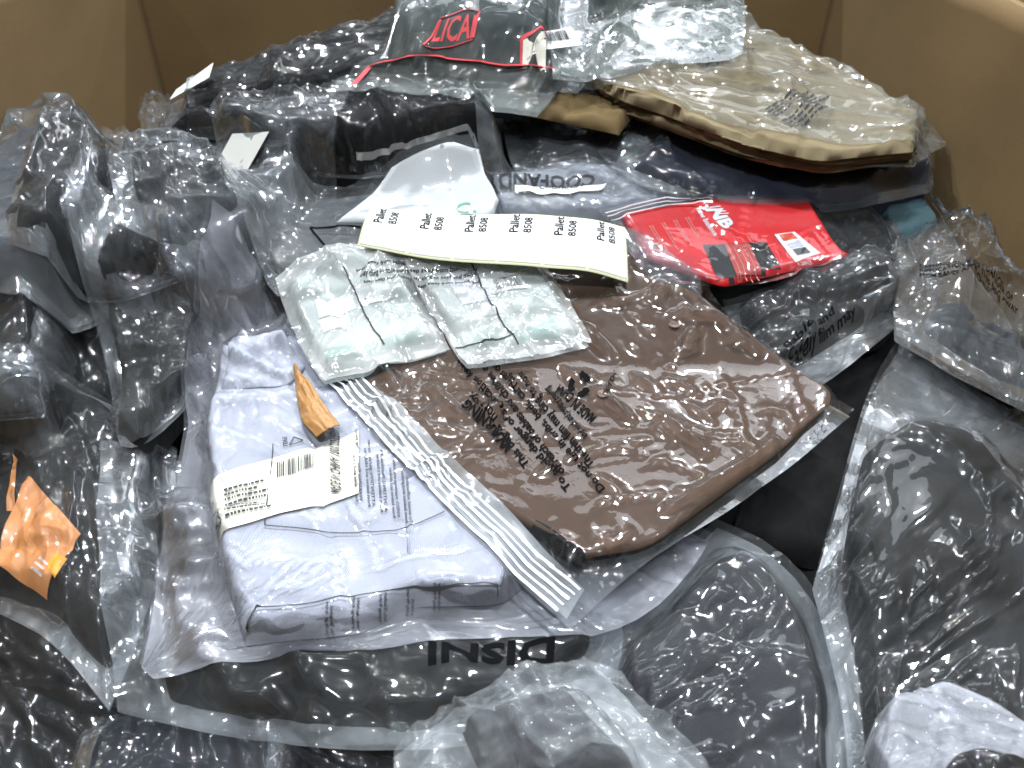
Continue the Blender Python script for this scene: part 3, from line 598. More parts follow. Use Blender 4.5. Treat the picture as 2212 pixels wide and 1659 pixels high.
# left side
o = P_('packaged_sweater', 'big grey-blue sweater bag standing highest at the left cardboard wall', 'bagged sweater', [(-120, 600), (130, 660), (310, 520), (365, 330), (262, 215), (195, 208), (80, 275), (-120, 380)], (0, 2, 5, 7), .088,
   film=dict(mat=(.22,), hmax=.022, ex=(.07, .06), fine=.05, puff=.010, drop=.080, creases=30), items=[dict(name='folded_sweater', mat=GREYB, T=.10, outline=[(-120, 580), (120, 610), (215, 500), (250, 370), (225, 270), (185, 265), (70, 320), (-120, 400)], corners=(0, 2, 5, 7), wr=(.010, 14), r=.03)], seed=18, dL=-.03)
o = P_('packaged_garment', 'long black bag rising along the back wall with a white sticker at its end', 'bagged garment', [(345, 265), (620, 215), (960, 150), (1010, 60), (900, 8), (640, 100), (365, 205)], (0, 2, 4, 6), .035,
   film=dict(mat=(.09,), hmax=.018, ex=(.05, .04), fine=.05), items=[dict(name='rolled_garment', mat=BLACK, T=.07, inset=(.04, .98, .03, .97), r=.035, wr=(.006, 12))], seed=19)
patch([(372, 236), (460, 206), (468, 168), (380, 192)], o, 'filmbvh', PAPER, 'sticker', dz=.001, flat=1)
P_('plastic_pouch', 'small empty clear pouch beside the white sticker at the left back', 'pouch', [(300, 262), (350, 272), (372, 215), (345, 200), (300, 205)], (0, 1, 2, 4), .03,
   film=dict(mat=(.10,), puff=.01), seed=20)
o = P_('packaged_garment', 'black crumpled bag between big grey-blue bag and long black roll', 'bagged garment', [(60, 620), (230, 650), (480, 560), (640, 440), (690, 290), (540, 240), (300, 290), (180, 370), (80, 480)], (0, 3, 5, 7), .050,
   film=dict(mat=(.13,), hmax=.024, ex=(.06, .05), fine=.055), items=[dict(name='folded_garment', mat=BLACK, T=.05, r=.04, inset=(.02, .98, .04, .96), wr=(.016, 10))], seed=21)
# khaki side: film bag, navy bag
o = P_('packaged_garment', 'grey tented bag below the khaki trousers, right of the long black roll', 'bagged garment', [(1120, 372), (1330, 385), (1560, 400), (1560, 280), (1300, 200), (1090, 190), (1085, 290)], (0, 2, 4, 5), .015,
   film=dict(mat=(.22,), hmax=.012, ex=(.03, .03), fine=.015, puff=.008), items=[dict(name='folded_garment', mat=MGREY, T=.04, inset=(.1, .95, .1, .95), wr=(.012, 9))], seed=22)
o = P_('packaged_garment', 'long black rolled garment with a pale seam line, across the upper left of centre', 'bagged roll', [(560, 400, -.06), (760, 425, -.06), (930, 405, -.06), (1080, 375, -.06), (1094, 250), (1050, 158), (900, 150), (740, 172), (520, 235), (300, 290), (380, 370, -.05)], (0, 3, 5, 9), .078,
   film=dict(mat=(.10,), drop=.05, hmax=.018, ex=(.05, .04), fine=.05), items=[dict(name='rolled_garment', mat=BLACK, T=.095, outline=[(590, 390, -.06), (760, 418, -.06), (930, 400, -.06), (1075, 368, -.06), (1085, 250), (1045, 170), (900, 160), (740, 180), (530, 245), (330, 300), (400, 365, -.05)], corners=(0, 3, 5, 9), r=.04, wr=(.006, 10))], seed=23)
stroke([(770, 338), (850, 318), (930, 300), (1010, 275), (1088, 255)], .0018, o, 'bvh0', plain('pale_seam', (.6, .6, .58), .6), 'seam_line', o['item0'])
patch([(1010, 375), (1078, 352), (1078, 332), (1015, 348)], o, 'filmbvh', plain('grey_label', (.22, .22, .22), .6), 'sticker', dz=.001)
o = P_('packaged_garment', 'clear crumpled bag end with a cream hang tag in front of the black roll', 'bagged garment', [(490, 460), (640, 450), (725, 415), (780, 310), (770, 290), (590, 262), (480, 315)], (0, 2, 4, 6), .030,
   film=dict(mat=(.07,), hmax=.016, ex=(.06, .05), fine=.05, under=-.1), seed=24)
patch([(468, 402), (545, 412), (582, 288), (502, 290)], o, 'filmbvh', plain('grey_white_card', (.50, .50, .47), .6), 'hang_tag', dz=.0006, flat=1)
text(['SIZE L'], [(520, 400), (545, 300), (555, 302), (530, 402)], o, 'filmbvh', INKG, dz=.003, parent=o['root'])
# grey printed bag behind the labels
o = P_('packaged_shirt', 'pale grey printed bag with black lettering, just behind the label strip', 'bagged shirt', [(1060, 490), (1330, 490), (1560, 445), (1490, 385), (1240, 365), (1030, 378)], (0, 2, 3, 5), .004,
   film=dict(mat=(.22,), hmax=.012, ex=(.06, .03), fine=.03), items=[dict(name='folded_shirt', mat=LGREY, T=.03, inset=(.03, .97, .03, .97), wr=(.004, 20), stretch=(.3, 1.6))], seed=29)
text(['COOFANDY'], [(1285, 378), (1048, 386), (1048, 412), (1285, 404)], o, 'bvh0', INK, bold=.03, dz=.0016, parent=o['root'])
patch([(1112, 418), (1300, 412), (1310, 398), (1112, 402)], o, 'filmbvh', PAPER, 'neck_label', dz=.0018)
text(['COOFANDY'], [(1165, 412), (1262, 407), (1262, 400), (1165, 404)], o, mat=INKG, dz=.0026)
# red card pack
o = P_('card_pack', 'red printed card pack with a picture window, right of the label strip', 'card pack', [(1400, 600), (1562, 640), (1830, 580), (1745, 440), (1500, 405), (1290, 455)], (0, 2, 3, 5), .016,
   film=dict(drop=.006, mat=(.04,), creases=6, hmax=.004, ex=(.010, .010), fine=.008, soft=.006), items=[dict(name='printed_card', mat=RED, folds=0, T=.005, outline=[(1400, 575), (1560, 634), (1826, 572), (1742, 446), (1540, 440), (1340, 478)], corners=(0, 2, 3, 5), r=.004, wr=(.0015, 6))], seed=30)
A = dict(on='bvh0')
patch([(1560, 630), (1705, 606), (1655, 524), (1518, 530)], o, 'bvh0', plain('black_photo', (.012, .012, .013), .3), 'card_picture', dz=.0008)
patch([(1600, 622), (1655, 612), (1618, 528), (1565, 530)], o, 'bvh0', plain('red_weave', (.40, .04, .03), .5), 'card_picture_stripe', dz=.0014)
for q in (0, 1, 2, 3): stroke([(1572 + q * 13, 538), (1592 + q * 12, 575), (1600 + q * 13, 612)], .0008, o, 'bvh0', plain('pale_red', (.65, .2, .18), .5), 'weave_line', o['root'], dz=.002)
patch([(1718, 568), (1772, 548), (1716, 502), (1672, 508)], o, 'bvh0', WHITEINK, 'colour_key_panel', dz=.001)
for q, m_ in enumerate((plain('orange_red_swatch', (.6, .07, .03), .5), plain('pale_grey_swatch', (.5, .5, .58), .5), plain('black_swatch', (.02, .02, .02), .5))):
    a, b = q * 14.5, q * 15.5
    patch([(1693 + a, 523 + b), (1722 + a, 517 + b), (1710 + a, 505 + b), (1682 + a, 510 + b)], o, 'bvh0', m_, 'colour_swatch', dz=.0017)
text(['new balance'], [(1502, 452), (1543, 512), (1552, 506), (1515, 450)], o, 'bvh0', WHITEINK, name='card_lettering', parent=o['root'], dz=.001)
text(['NB'], [(1520, 452), (1566, 498), (1588, 486), (1558, 452)], o, 'bvh0', WHITEINK, name='card_emblem', parent=o['root'], bold=.05, dz=.001)
for q in range(4): stroke([(1532 + q * 6, 450 + q * 4.5), (1556 + q * 6, 447 + q * 5)], .0014, o, 'bvh0', WHITEINK, 'card_emblem', o['root'], dz=.001)
for q in range(4): fineprint([(1400 + q * 26, 490 - q * 6), (1440 + q * 24, 555 - q * 10), (1449 + q * 24, 552 - q * 10), (1411 + q * 26, 488 - q * 6)], o, 'bvh0', 2, seed=q, mat=plain('pale_red', (.65, .2, .18), .5), dz=.001)
text(['1.2R/1'], [(1725, 575), (1752, 569), (1750, 563), (1722, 569)], o, 'bvh0', WHITEINK, name='card_lettering', parent=o['root'], dz=.001)
for q in range(3):
    stroke([(1290, 462 + 9 * q), (1360, 446 + 8 * q), (1440, 428 + 8 * q), (1540, 424 + 7 * q)], .0016, o, 'filmbvh', plain('zip_ridge', (.55, .48, .50), .25, spec=.8), 'zip_closure', o['film'], dz=.0012)
o = P_('packaged_garment', 'navy trousers bag under the khaki trousers at the right wall', 'bagged trousers', [(1330, 372), (1450, 425), (1620, 458), (1850, 440), (2060, 395), (2092, 360), (2050, 325), (1850, 270), (1450, 280), (1290, 330)], (0, 4, 7, 9), .028,
   film=dict(mat=(.13,), hmax=.015, ex=(.03, .05), fine=.045), items=[dict(name='folded_trousers', mat=NAVY, T=.045, outline=[(1370, 365), (1500, 415), (1640, 440), (1850, 420), (2040, 380), (2030, 330), (1850, 280), (1450, 300)], corners=(0, 4, 6, 7), wr=(.006, 12))], seed=25)
o = P_('packaged_trousers', 'khaki trousers in wrinkled clear film on top at the upper right', 'bagged trousers',
   [(1200, 215, -.02), (1360, 262, -.02), (1600, 350, -.025), (1780, 388, -.025), (1980, 375, -.025), (2095, 285), (1960, 235), (1835, 190), (1780, 120), (1640, 65), (1450, 40), (1300, 100), (1100, 175)], (0, 4, 7, 11), .085,
   film=dict(mat=(.26,), drop=.022, hmax=.024, ex=(.07, .09), fine=.075, creases=16, kw=dict(hazecol=(.76, .80, .76))), items=[
     dict(name='tan_waistband', mat=TAN, T=.012, outline=[(1120, 205), (1340, 250), (1380, 200), (1180, 165)], corners=c4, up=-.022, wr=(.006, 20)),
     dict(name='trouser_fold', mat=KHAKI, r=.003, jag=.006, folds=1, step=.004, T=.0075, outline=[(1344, 254, -0.006), (1600, 349, -0.006), (1779, 383, -0.006), (1966, 359, -0.006), (1981, 287, -0.006), (1829, 191, -0.006), (1606, 83, -0.006), (1471, 59, -0.006), (1334, 111, -0.006), (1264, 184, -0.006)], corners=(0, 3, 6, 9), up=-0.024, dL=-0.030, wr=(.006, 19), stretch=(.3, 1.6), rot=.4),
     dict(name='trouser_fold', mat=KHAKI, r=.003, jag=.006, folds=1, step=.004, T=.0075, outline=[(1342, 253, -0.006), (1599, 345, -0.006), (1767, 377, -0.006), (1965, 354, -0.006), (1996, 288, -0.006), (1822, 193, -0.006), (1602, 78, -0.006), (1449, 61, -0.006), (1333, 112, -0.006), (1267, 188, -0.006)], corners=(0, 3, 6, 9), up=-0.016, dL=-0.024, wr=(.006, 19), stretch=(.3, 1.6), rot=.4),
     dict(name='trouser_fold', mat=KHAKI, r=.003, jag=.006, folds=1, step=.004, T=.0075, outline=[(1342, 242, -0.006), (1610, 336, -0.006), (1782, 373, -0.006), (1972, 350, -0.006), (1978, 278, -0.006), (1826, 189, -0.006), (1593, 83, -0.006), (1458, 65, -0.006), (1330, 107, -0.006), (1250, 186, -0.006)], corners=(0, 3, 6, 9), up=-0.008, dL=-0.018, wr=(.006, 19), stretch=(.3, 1.6), rot=.4),
     dict(name='trouser_fold', mat=KHAKI, r=.003, jag=.006, folds=6, step=.004, T=.0075, outline=[(1350, 239, -0.006), (1612, 333, -0.006), (1764, 368, -0.006), (1966, 348, -0.006), (1979, 275, -0.006), (1822, 188, -0.006), (1595, 79, -0.006), (1446, 65, -0.006), (1319, 107, -0.006), (1239, 185, -0.006)], corners=(0, 3, 6, 9), up=0.000, dL=-0.012, wr=(.006, 19), stretch=(.3, 1.6), rot=.4)], seed=26)
for k, (a, b) in enumerate([(0, 0), (60, 30), (210, 135), (245, 160)]):
    fineprint([(1440 + a, 100 + b), (1560 + a, 60 + b), (1585 + a, 76 + b), (1465 + a, 118 + b)], o, 'filmbvh', 4, seed=k, mat=INKG, parent=o['film'], dz=.001)
text(['SM'], [(1462, 62), (1495, 45), (1485, 34), (1452, 50)], o, mat=INKG); stroke([(1450, 68), (1500, 46), (1485, 30), (1438, 50)], .001, o, mat=INKG, closed=True)
# cap
o = P_('baseball_cap_package', 'black cap with a red brim edge in clear film at the top centre', 'bagged cap',
   [(705, 165), (1000, 178), (1165, 192), (1240, 130), (1260, -160), (1100, -180), (880, -110), (830, 60)], (0, 2, 4, 6), .115,
   film=dict(mat=(.24,), drop=.04, hmax=.02, ex=(.05, .05), fine=.04, puff=.01, kw=dict(hazecol=(.74, .82, .79))), items=[
     dict(name='cap_crown', mat=cloth_mat('dark_teal_black_fabric', (.014, .022, .024)), T=.07, outline=[(810, 118), (1000, 120), (1200, 140), (1230, -150), (1050, -160), (880, -90)], corners=(0, 2, 3, 5), r=.05, wr=(.003, 9)),
     dict(name='cap_brim', mat=cloth_mat('brim_fabric', (.014, .016, .016)), T=.010, dL=-.03, outline=[(748, 156), (900, 166), (1205, 176), (1205, 130), (960, 122), (800, 130)], corners=(0, 2, 3, 5), up=-.03)], seed=27)
stroke([(752, 150), (800, 138), (880, 131), (960, 129), (1040, 135), (1110, 148), (1200, 158)], .007, o, mat=REDC, name='brim_edging', parent=o['root'], dz=.001, sm=21)
stroke([(952, 42), (1036, 26), (1022, 88), (915, 100)], .0026, o, mat=REDC, closed=True, name='cap_emblem', parent=o['root'], sm=5)
text(['LICAI'], [(930, 92), (1020, 84), (1030, 34), (950, 46)], o, mat=REDC, name='cap_lettering', parent=o['root'])
text(['M'], [(1128, 150), (1178, 152), (1180, 84), (1130, 88)], o, mat=plain('cream_print', (.6, .58, .5), .6), name='cap_lettering', parent=o['root'], bold=.02)
stroke([(1126, 150), (1126, 86), (1180, 78)], .003, o, mat=REDC, name='cap_lettering', parent=o['root'], dz=.0012)
# frosty bag top
o = P_('packaged_garment', 'very crinkled greenish clear bag with a barcode sticker at the top edge', 'bagged garment',
   [(1195, 150), (1255, 182), (1330, 150), (1410, 132), (1490, 98), (1560, 128), (1604, 110), (1615, 55), (1590, -90), (1400, -160), (1200, -150), (1180, 30)], (0, 6, 9, 10), .114,
   film=dict(mat=(.24,), creases=40, hmax=.03, ex=(.08, .08), fine=.07, puff=.012, kw=dict(hazecol=(.72, .84, .80))), items=[
     dict(name='folded_garment', mat=cloth_mat('sage_fabric', (.09, .115, .105)), T=.02, r=.02, inset=(.2, .85, .35, .9), wr=(.01, 14))], seed=28)
patch([(1166, 95), (1256, 98), (1236, 66), (1152, 58)], o, 'filmbvh', PAPER, 'sticker', dz=.0015, flat=1)
barcode([(1176, 84), (1238, 87), (1228, 69), (1168, 65)], o, 'filmbvh', 4, dz=.0026, flat=1)
# --- middle left film bags
P_('packaged_garment', 'very crumpled clear bag left of the grey bag with a black frame line', 'bagged garment', [(300, 600), (440, 645), (560, 600), (600, 520), (480, 400), (370, 362), (270, 415), (270, 500)], (0, 2, 4, 6), .030,
   film=dict(mat=(.20,), hmax=.035, ex=(.10, .09), fine=.06, puff=.02), items=[dict(name='folded_garment', mat=cloth_mat('slate_fabric', (.014, .016, .020)), T=.03, inset=(.15, .85, .15, .85))], seed=31)
P_('packaged_garment', 'narrow upright film bag with a dark rounded garment, left of the pale blue shirt', 'bagged garment', [(255, 950), (300, 975), (360, 900), (445, 800), (470, 640), (340, 585), (225, 570), (208, 640), (225, 800)], (0, 3, 4, 6), .002,
   film=dict(mat=(.16,), hmax=.022, ex=(.07, .05), fine=.05, puff=.006), items=[dict(name='folded_garment', mat=BLACK, T=.045, outline=[(250, 930), (300, 960), (350, 890), (430, 790), (440, 660), (300, 620), (245, 680)], corners=(0, 3, 4, 6))], seed=32)
# --- pale blue shirt
o = P_('packaged_shirt', 'pale blue ribbed shirt in clear film with a cream tag, left of centre', 'bagged shirt',
   [(312, 1420), (520, 1385), (700, 1392), (870, 1382), (1080, 1310), (1250, 1370), (1440, 1290), (1548, 1112), (1300, 1000), (900, 760), (620, 620), (500, 598), (440, 650), (400, 820), (335, 1150), (285, 1395)], (0, 7, 11, 15), -.004,
   film=dict(mat=(.18,), under=.42, drop=.03, hmax=.020, ex=(.04, .03), fine=.03, kw=dict(hazecol=(.78, .80, .88))), items=[
     dict(name='folded_shirt', mat=SKY, folds=2, step=.002, T=.026, outline=[(520, 1362), (780, 1345), (900, 1285), (1085, 1275), (1180, 1200), (1000, 930), (800, 740), (620, 735), (480, 745), (440, 900), (450, 1080), (480, 1230)], corners=(0, 4, 7, 8), wr=(.008, 11), stretch=(.3, 1.0), rot=.3, res=.0036),
     dict(name='shirt_sleeve', mat=SKY, folds=1, step=.002, T=.005, r=.006, outline=[(890, 1278), (1083, 1272), (1120, 1150), (960, 1000), (870, 1060)], corners=(0, 1, 3, 4), up=.004, wr=(.003, 16)),
     dict(name='shirt_collar', mat=SKY, T=.008, r=.010, outline=[(480, 850), (620, 850), (660, 800), (620, 735), (500, 740)], corners=(0, 2, 3, 4), up=.006, wr=(.012, 20), stretch=(.25, 1.6))], seed=33, dL=-.006)
o['L'] = 0.006
patch([(452, 1150), (775, 1070), (775, 935), (425, 1030)], o, 'bvh0', CREAM, 'hang_tag', dz=.003)
barcode([(600, 1040), (680, 1018), (680, 990), (600, 1008)], o, 'bvh0', 9, mat=INKG, dz=.0052)
fineprint([(490, 1130), (590, 1105), (585, 1040), (485, 1062)], o, 'bvh0', 7, 5, dz=.0052)
text(['XS'], [(462, 1140), (482, 1134), (474, 1112), (456, 1118)], o, 'bvh0', INKG, dz=.0052, parent=o['root'])
text(['MADE IN CHINA 100% COTTON'], [(715, 1070), (712, 930), (735, 935), (738, 1075)], o, 'bvh0', INKG, dz=.0052, parent=o['root'])
stroke([(590, 960), (580, 1050), (572, 1135), (700, 1150), (880, 1140), (960, 1105)], .0009, o, mat=INKG)
stroke([(535, 1370), (555, 1310), (640, 1308), (760, 1290), (900, 1268), (1075, 1265), (1075, 1290)], .0009, o, mat=INKG)
for q in range(5):
    text([['WARNING: Keep this bag away', 'ATTENTION: garder ce sac', 'ACHTUNG: Plastiktasche', 'AVISO: mantenga esta bolsa', 'To avoid suffocation'][q], 'from babies and children'],
         [(768 + q * 27, 1085 + q * 12), (758 + q * 27, 930 + q * 22), (774 + q * 27, 928 + q * 22), (784 + q * 27, 1083 + q * 12)], o, mat=INKG)
    text([['de bebes', 'et enfants', 'von Kindern', 'y ninos', 'keep away'][q], 'away from'], [(700 + q * 58, 1375 - q * 14), (702 + q * 58, 1300 - q * 10), (722 + q * 58, 1300 - q * 10), (720 + q * 58, 1372 - q * 14)], o, mat=INKG)
stroke([(625, 962), (655, 952), (635, 945)], .001, o, mat=INKG, closed=True); text(['LDPE'], [(612, 965), (610, 945), (620, 944), (622, 964)], o, mat=INKG)
# --- brown shirt
o = P_('packaged_tshirt', 'brown shirt in shiny zip bag printed with a safety warning, centre of the heap', 'bagged shirt',
   [(1232, 1345), (1330, 1235), (1440, 1165), (1548, 1112), (1700, 1010), (1845, 885), (1600, 690), (1380, 520), (1290, 480), (980, 580), (640, 735), (900, 1040)], (0, 5, 8, 10), .006,
   film=dict(mat=(.045,), hmax=.014, ex=(.055, .045), fine=.035, bend=.03, amp=1.3, creases=34, drop=.009, kw=dict(rough=.03, bump=.05, spec=2.0)), items=[
     dict(name='folded_shirt', mat=BROWN, T=.003, outline=[(1265, 1212), (1400, 1190), (1510, 1110), (1680, 985), (1790, 880), (1800, 850), (1560, 680), (1350, 530), (1280, 520), (1000, 680), (790, 830), (830, 900), (1010, 1070), (1150, 1150)], corners=(0, 4, 8, 10), wr=(.002, 13), r=.002, folds=1, step=.002)], seed=34, dL=-.006)
o['L'] = .013
BUTTON = plain('brown_button', (.16, .09, .06), .35); STRAPM = plain('black_hanger_loop', (.012, .012, .012), .6)
for (bu, bv) in [(1458, 692), (1303, 845)]:
    p = P(bu, bv, .013); z = down(o['bvh0'], *p); n = 24
    ringv = [(p[0] + .0062 * r_ * math.cos(a), p[1] + .0062 * r_ * math.sin(a), z + h) for r_, h in ((1, 0), (1, .0015), (.8, .0022), (.65, .0014), (.0, .0014)) for a in [2 * math.pi * i / n for i in range(n)]]
    F = [(a * n + i, a * n + (i + 1) % n, (a + 1) * n + (i + 1) % n, (a + 1) * n + i) for a in range(4) for i in range(n)]
    mesh_from('button', ringv, F, o['item0'], BUTTON, o['loc'])
stroke([(1150, 1132), (1185, 1150), (1215, 1178), (1262, 1205)], .011, o, 'filmbvh', BLACK, 'black_strap', o['root'], dz=-.0012)
lines = ['WARNING', 'This bag is not a toy.', 'To avoid danger of suffocation, keep', 'of reach of babies and children, out', 'Do not use in cribs, beds, carriages or', 'The thin film may cling to nose', 'and mouth and prevent breathing.', 'MADE IN CHINA']
starts = [(1110, 966), (1150, 1000), (1240, 1050), (1225, 1018), (1312, 1052), (1290, 1000), (1275, 940), (1290, 900)]
ends = [(1012, 862), (1025, 842), (1000, 770), (1045, 770), (1075, 775), (1130, 800), (1190, 830), (1210, 830)]
for ln, (a, b), (c_, d_) in zip(lines, starts, ends):
    h = 24 if ln == 'WARNING' else 24; dx, dy = a - c_, b - d_; l = math.hypot(dx, dy); nx, ny = -dy / l * h * -1, dx / l * h * -1
    nx, ny = (-abs(dy) / l * h, abs(dx) / l * h) if False else (-(dy) / l * h, (dx) / l * h * .9)
    text([ln], [(a, b), (c_, d_), (c_ + nx, d_ + ny), (a + nx, b + ny)], o, bold=.028 if ln != 'WARNING' else .04, seg=.006)
def recycle(cx, cy, R, o):
    V = []; F = []
    for k in range(3):
        a0 = k * 2.094 + .3
        for s in range(6):
            a = a0 + s * .27; k0 = len(V); r0, r1 = (.52, 1.0) if s < 4 else (.35, 1.2 - (s - 4) * .4)
            r2, r3 = (.52, 1.0) if s < 3 else ((.35, 1.15) if s == 3 else (.7, .75))
            V += [(r0 * math.cos(a), r0 * math.sin(a)), (r1 * math.cos(a), r1 * math.sin(a)), (r3 * math.cos(a + .27), r3 * math.sin(a + .27)), (r2 * math.cos(a + .27), r2 * math.sin(a + .27))]
            if s < 5: F.append((k0, k0 + 1, k0 + 2, k0 + 3))
    V = [(x / 2.4 + .5, y / 2.4 + .5) for x, y in V]
    lay('recycling_mark', V, F, [(cx - R, cy + R), (cx + R, cy + R * .8), (cx + R, cy - R), (cx - R, cy - R * .8)], o, 'filmbvh', INK, o['film'])
recycle(1252, 832, 30, o)
text(['>PE-LD<'], [(1300, 850), (1325, 800), (1333, 806), (1308, 856)], o); text(['LUXI'], [(1765, 912), (1800, 940), (1806, 932), (1770, 904)], o, mat=INKG)
ZIP = plain('zip_ridge_glare', (.80, .82, .84), .18, spec=.9)  # zip ridges whitened: glare along the seal is put into their colour
for q, (w, h) in enumerate([(.003, .001), (.0018, .0016), (.003, .0022), (.0016, .0014), (.0022, .001)]):
    a = q * 15
    stroke([(712 + a * .9, 828 - a * .45), (830 + a * .9, 950 - a * .45), (960 + a * .9, 1085 - a * .5), (1100 + a * .85, 1225 - a * .6), (1205 + a * .8, 1320 - a * .75)], w, o, mat=ZIP, name='zip_closure', dz=h)
patch([(720, 845), (1212, 1335), (1262, 1275), (775, 815)], o, 'filmbvh', film_mat(.45, rough=.12), 'zip_band', parent=o['film'], dz=.0009, seg=.008)
# --- milky pouches over the brown shirt
o = P_('packaged_shirt', 'grey film bag with black frame line and white printed sheet behind milky pouches', 'bagged shirt', [(600, 640), (850, 640), (1160, 600), (1110, 520), (1070, 450), (1028, 374), (760, 425), (508, 470), (505, 520)], (0, 2, 5, 7), .020,
   film=dict(mat=(.24,), drop=.012, hmax=.014, ex=(.03, .03), fine=.02, puff=.004), items=[dict(name='folded_shirt', mat=MGREY, T=.014, inset=(.06, .94, .06, .94), wr=(.004, 12)),
     dict(name='paper_sheet', mat=PAPER, folds=0, T=.005, outline=[(730, 505), (1065, 500), (1078, 455), (1036, 376), (985, 378), (850, 415)], corners=(0, 2, 3, 5), up=.006, wr=(.001, 5), r=.003)], seed=35)
text(['C.'], [(985, 462), (1030, 460), (1026, 436), (985, 440)], o, 'bvh1', plain('green_print', (.05, .45, .22), .5), name='sheet_lettering', parent=o['root'], bold=.02)
stroke([(780, 492), (670, 492), (700, 530), (740, 590), (790, 640)], .0026, o)
for q in range(2):
    ox = 0 if q == 0 else 330
    ol = [(703, 834), (835, 806), (972, 764), (915, 650), (862, 556), (730, 562), (598, 622), (635, 730)] if q == 0 else [(1010, 800), (1150, 782), (1278, 748), (1222, 650), (1165, 565), (1000, 548), (850, 556), (935, 690)]
    o = P_('film_pouch', ['milky pouch with green corner and plain white stickers, left of its pair', 'milky pouch with barcode sticker and white insert, right of its pair'][q], 'pouch',
       ol, (0, 2, 4, 6), .019 + .004 * q, film=dict(drop=.008, mat=(.52,), hmax=.012, ex=(.025, .025), fine=.022, kw=dict(hazecol=(.88, .91, .90), rough=.12)), items=[
         dict(name='folded_cloth', mat=cloth_mat('pale_sage_cloth', (.52, .58, .56)), T=.009, inset=(.08, .92, .10, .92), wr=(.003, 12))], seed=36 + q)
    if q == 0:
        patch([(705, 800), (780, 770), (760, 745), (700, 758)], o, 'bvh0', GREEN, 'green_patch', dz=.0012); patch([(780, 770), (920, 740), (900, 715), (790, 745)], o, 'bvh0', plain('pale_green', (.22, .42, .38), .7), 'green_patch', dz=.0014)
        patch([(700, 722), (762, 706), (752, 682), (688, 697)], o, 'bvh0', PAPER, 'sticker', dz=.0022); patch([(690, 690), (770, 668), (755, 630), (680, 650)], o, 'bvh0', PAPER, 'sticker', dz=.0016); patch([(775, 665), (850, 645), (835, 610), (765, 628)], o, 'bvh0', PAPER, 'sticker', dz=.0018)
        stroke([(742, 575), (780, 660), (800, 700), (830, 745)], .0018, o, mat=INKG)
    else:
        patch([(1010, 760), (1120, 745), (1110, 705), (1040, 712)], o, 'bvh0', plain('dull_green', (.10, .27, .23), .7), 'green_patch', dz=.0012); patch([(1120, 750), (1210, 730), (1195, 690), (1110, 715)], o, 'bvh0', plain('pale_green', (.22, .42, .38), .7), 'green_patch', dz=.0014)
        patch([(1000, 660), (1075, 650), (1050, 600), (950, 580)], o, 'bvh0', plain('white_sheet', (.68, .69, .74), .6), 'paper_insert', dz=.0012)
        patch([(1050, 640), (1140, 625), (1115, 585), (1035, 600)], o, 'bvh0', PAPER, 'sticker', dz=.0018); barcode([(1075, 630), (1130, 620), (1118, 600), (1065, 608)], o, 'bvh0', 12, mat=INKG, dz=.0025)
        patch([(1045, 685), (1090, 678), (1078, 655), (1035, 660)], o, 'bvh0', PAPER, 'sticker', dz=.0018)
        stroke([(1015, 560), (1040, 620), (1080, 690), (1120, 745)], .0018, o, mat=INKG); stroke([(960, 745), (1040, 740), (1110, 720)], .0014, o, mat=INKG)
    for k in range(3): text(['keep away from babies and', 'may cling to nose and mouth'][k % 2:k % 2 + 1], [(770 + 110 * q + k * 8, 590 + k * 12 + q * 8), (900 + 130 * q + k * 4, 588 + k * 12), (900 + 130 * q + k * 4, 580 + k * 12), (770 + 110 * q + k * 8, 582 + k * 12 + q * 8)], o, mat=INK)
# --- crumpled kraft paper piece
def thin(name, G3, th, mat, label, cat, group=None):
    B = G3.copy(); B[..., 2] -= th; V, F = shell(G3, B); loc = tuple(G3.reshape(-1, 3).mean(0))
    o = mesh_from(name, V, F, None, mat, loc); o.location = loc; o['label'] = label; o['category'] = cat; return o
KR = plain('amber_kraft_paper', (.36, .18, .055), .45, noise=.15, scale=60)
sd = [[P(*q, .04) for q in s] for s in ([(622, 742), (630, 800), (640, 850), (672, 882)], [(672, 882), (700, 880), (725, 862)], [(725, 862), (680, 800), (632, 738)], [(632, 738), (622, 742)])]
G = coons(sd, 50, 24); u = np.linspace(0, 1, 50)[:, None]; v = np.linspace(0, 1, 24)[None]
z = samp(H, G[..., 0], G[..., 1]); z = np.maximum(z, z.mean()) + .003 + .007 * np.sin(v * math.pi * .9) + .003 * ridged(u * 5, v * 3, 77) + .008 * np.clip(v - .75, 0, 1)
kp = thin('kraft_paper_scrap', np.concatenate([G, z[..., None]], 2), .0006, KR, 'crumpled amber brown paper scrap at the left end of the zip seal', 'paper scrap')
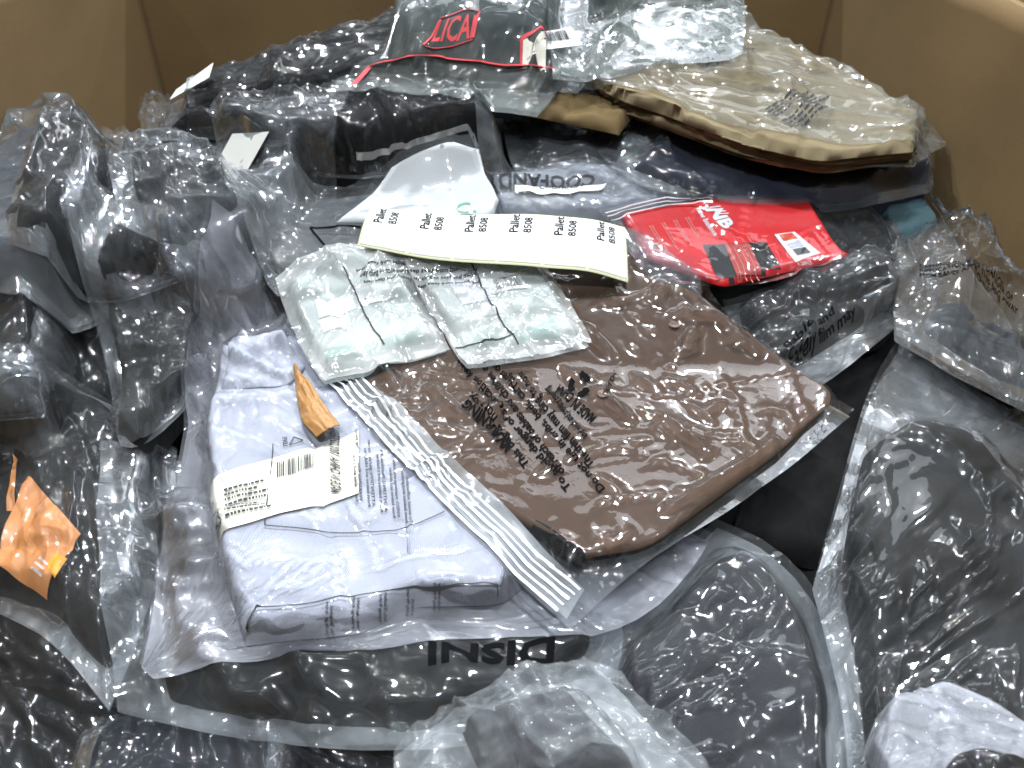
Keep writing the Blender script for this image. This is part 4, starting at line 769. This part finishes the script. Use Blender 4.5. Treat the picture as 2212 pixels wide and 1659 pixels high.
# --- strip of six labels
tp = [(800, 452), (897, 459), (992, 463), (1087, 465), (1183, 466), (1275, 472), (1350, 494)]; bt = [(772, 533), (877, 551), (975, 563), (1072, 572), (1170, 577), (1268, 585), (1357, 612)]
lev = [.030, .034, .037, .038, .038, .034, .014]
LIN = plain('yellowish_liner_paper', (.66, .68, .44), .55, noise=.03); LAB = plain('white_label_stock', (.86, .87, .87), .35, noise=.01)
T3 = np.array([[*P(*q, l), 0] for q, l in zip(tp, lev)]); B3 = np.array([[*P(*q, l - .008), 0] for q, l in zip(bt, lev)])
for k, l in enumerate(lev): T3[k, 2] = Vref(T3[k, 0], T3[k, 1]) + l; B3[k, 2] = Vref(B3[k, 0], B3[k, 1]) + l - .008
def strip(u, v):     # u 0..6 along, v 0..1 from the lower to the upper edge
    u = np.clip(u, 0, 6); i = np.minimum(u.astype(int), 5); f = (u - i)[..., None]
    def cr(K):       # Catmull-Rom through the stations
        K = np.vstack([2 * K[0] - K[1], K, 2 * K[-1] - K[-2]]); p0, p1, p2, p3 = K[i], K[i + 1], K[i + 2], K[i + 3]
        return .5 * (2 * p1 + (p2 - p0) * f + (2 * p0 - 5 * p1 + 4 * p2 - p3) * f ** 2 + (3 * p1 - p0 - 3 * p2 + p3) * f ** 3)
    a, b = cr(B3), cr(T3); p = a + (b - a) * v[..., None]
    p[..., 2] += .004 * np.sin(v * math.pi) + .0012 * np.sin(u * 2.1 + 1); return p
q = np.linspace(0, 6, 121)[:, None] + np.zeros((1, 25)); w = np.linspace(0, 1, 25)[None] + np.zeros((121, 1))
lev = np.array(lev); dzs = 0.0
for _ in range(3):            # settle the strip on whatever lies under it
    T3 = np.array([[*P(*q_, l), 0] for q_, l in zip(tp, lev)]); B3 = np.array([[*P(*q_, l - .008), 0] for q_, l in zip(bt, lev)])
    for k, l in enumerate(lev): T3[k, 2] = Vref(T3[k, 0], T3[k, 1]) + l; B3[k, 2] = Vref(B3[k, 0], B3[k, 1]) + l - .008
    S3 = strip(q, w); need = float((samp(H, S3[..., 0], S3[..., 1]) - S3[..., 2]).max()) + .001
    if _ < 2: lev = lev + need
    else: dzs = need if need > 0 else 0.0
S3[..., 2] += dzs
sl = thin('label_strip', S3, .0004, LIN, 'curled strip of six white pallet labels lying on top of the bags', 'label strip')
for k in range(6):
    a, b = k + .045, k + .965
    q = np.linspace(a, b, 22)[:, None] + np.zeros((1, 22)); w = np.linspace(.04, .965, 22)[None] + np.zeros((22, 1))
    G = strip(q, w); G[..., 2] += dzs + .0007; Bq = G.copy(); Bq[..., 2] -= .0004; V, F = shell(G, Bq)
    lb = mesh_from('label', V, F, sl, LAB, tuple(sl.location))
    for txt, (x0, x1) in (('Pallet', (.19, .43)), ('8508', (.50, .72))):
        v_, f_ = textart([txt], bold=.022)
        bm = bmesh.new(); vv = [bm.verts.new((x, y, 0)) for x, y in v_]
        for f in f_:
            try: bm.faces.new([vv[i] for i in f])
            except ValueError: pass
        bmesh.ops.triangulate(bm, faces=bm.faces[:])
        lo, hi = (.55, .97) if txt == 'Pallet' else (.55, .90)
        C2 = np.array([(v.co.x, v.co.y) for v in bm.verts]); uu = k + x0 + (x1 - x0) * (1 - C2[:, 1]) * .86 ; ww = lo + (hi - lo) * C2[:, 0]
        G = strip(uu, ww); 
        for v, g in zip(bm.verts, G): v.co = (g[0] - sl.location[0], g[1] - sl.location[1], g[2] + dzs + .0011 - sl.location[2])
        me = bpy.data.meshes.new('label_text'); bm.to_mesh(me); bm.free(); link('label_text', me, lb, INK, False)

print('packages done', round(time.time() - T_START, 1), 's', len(bpy.data.objects), 'objects')
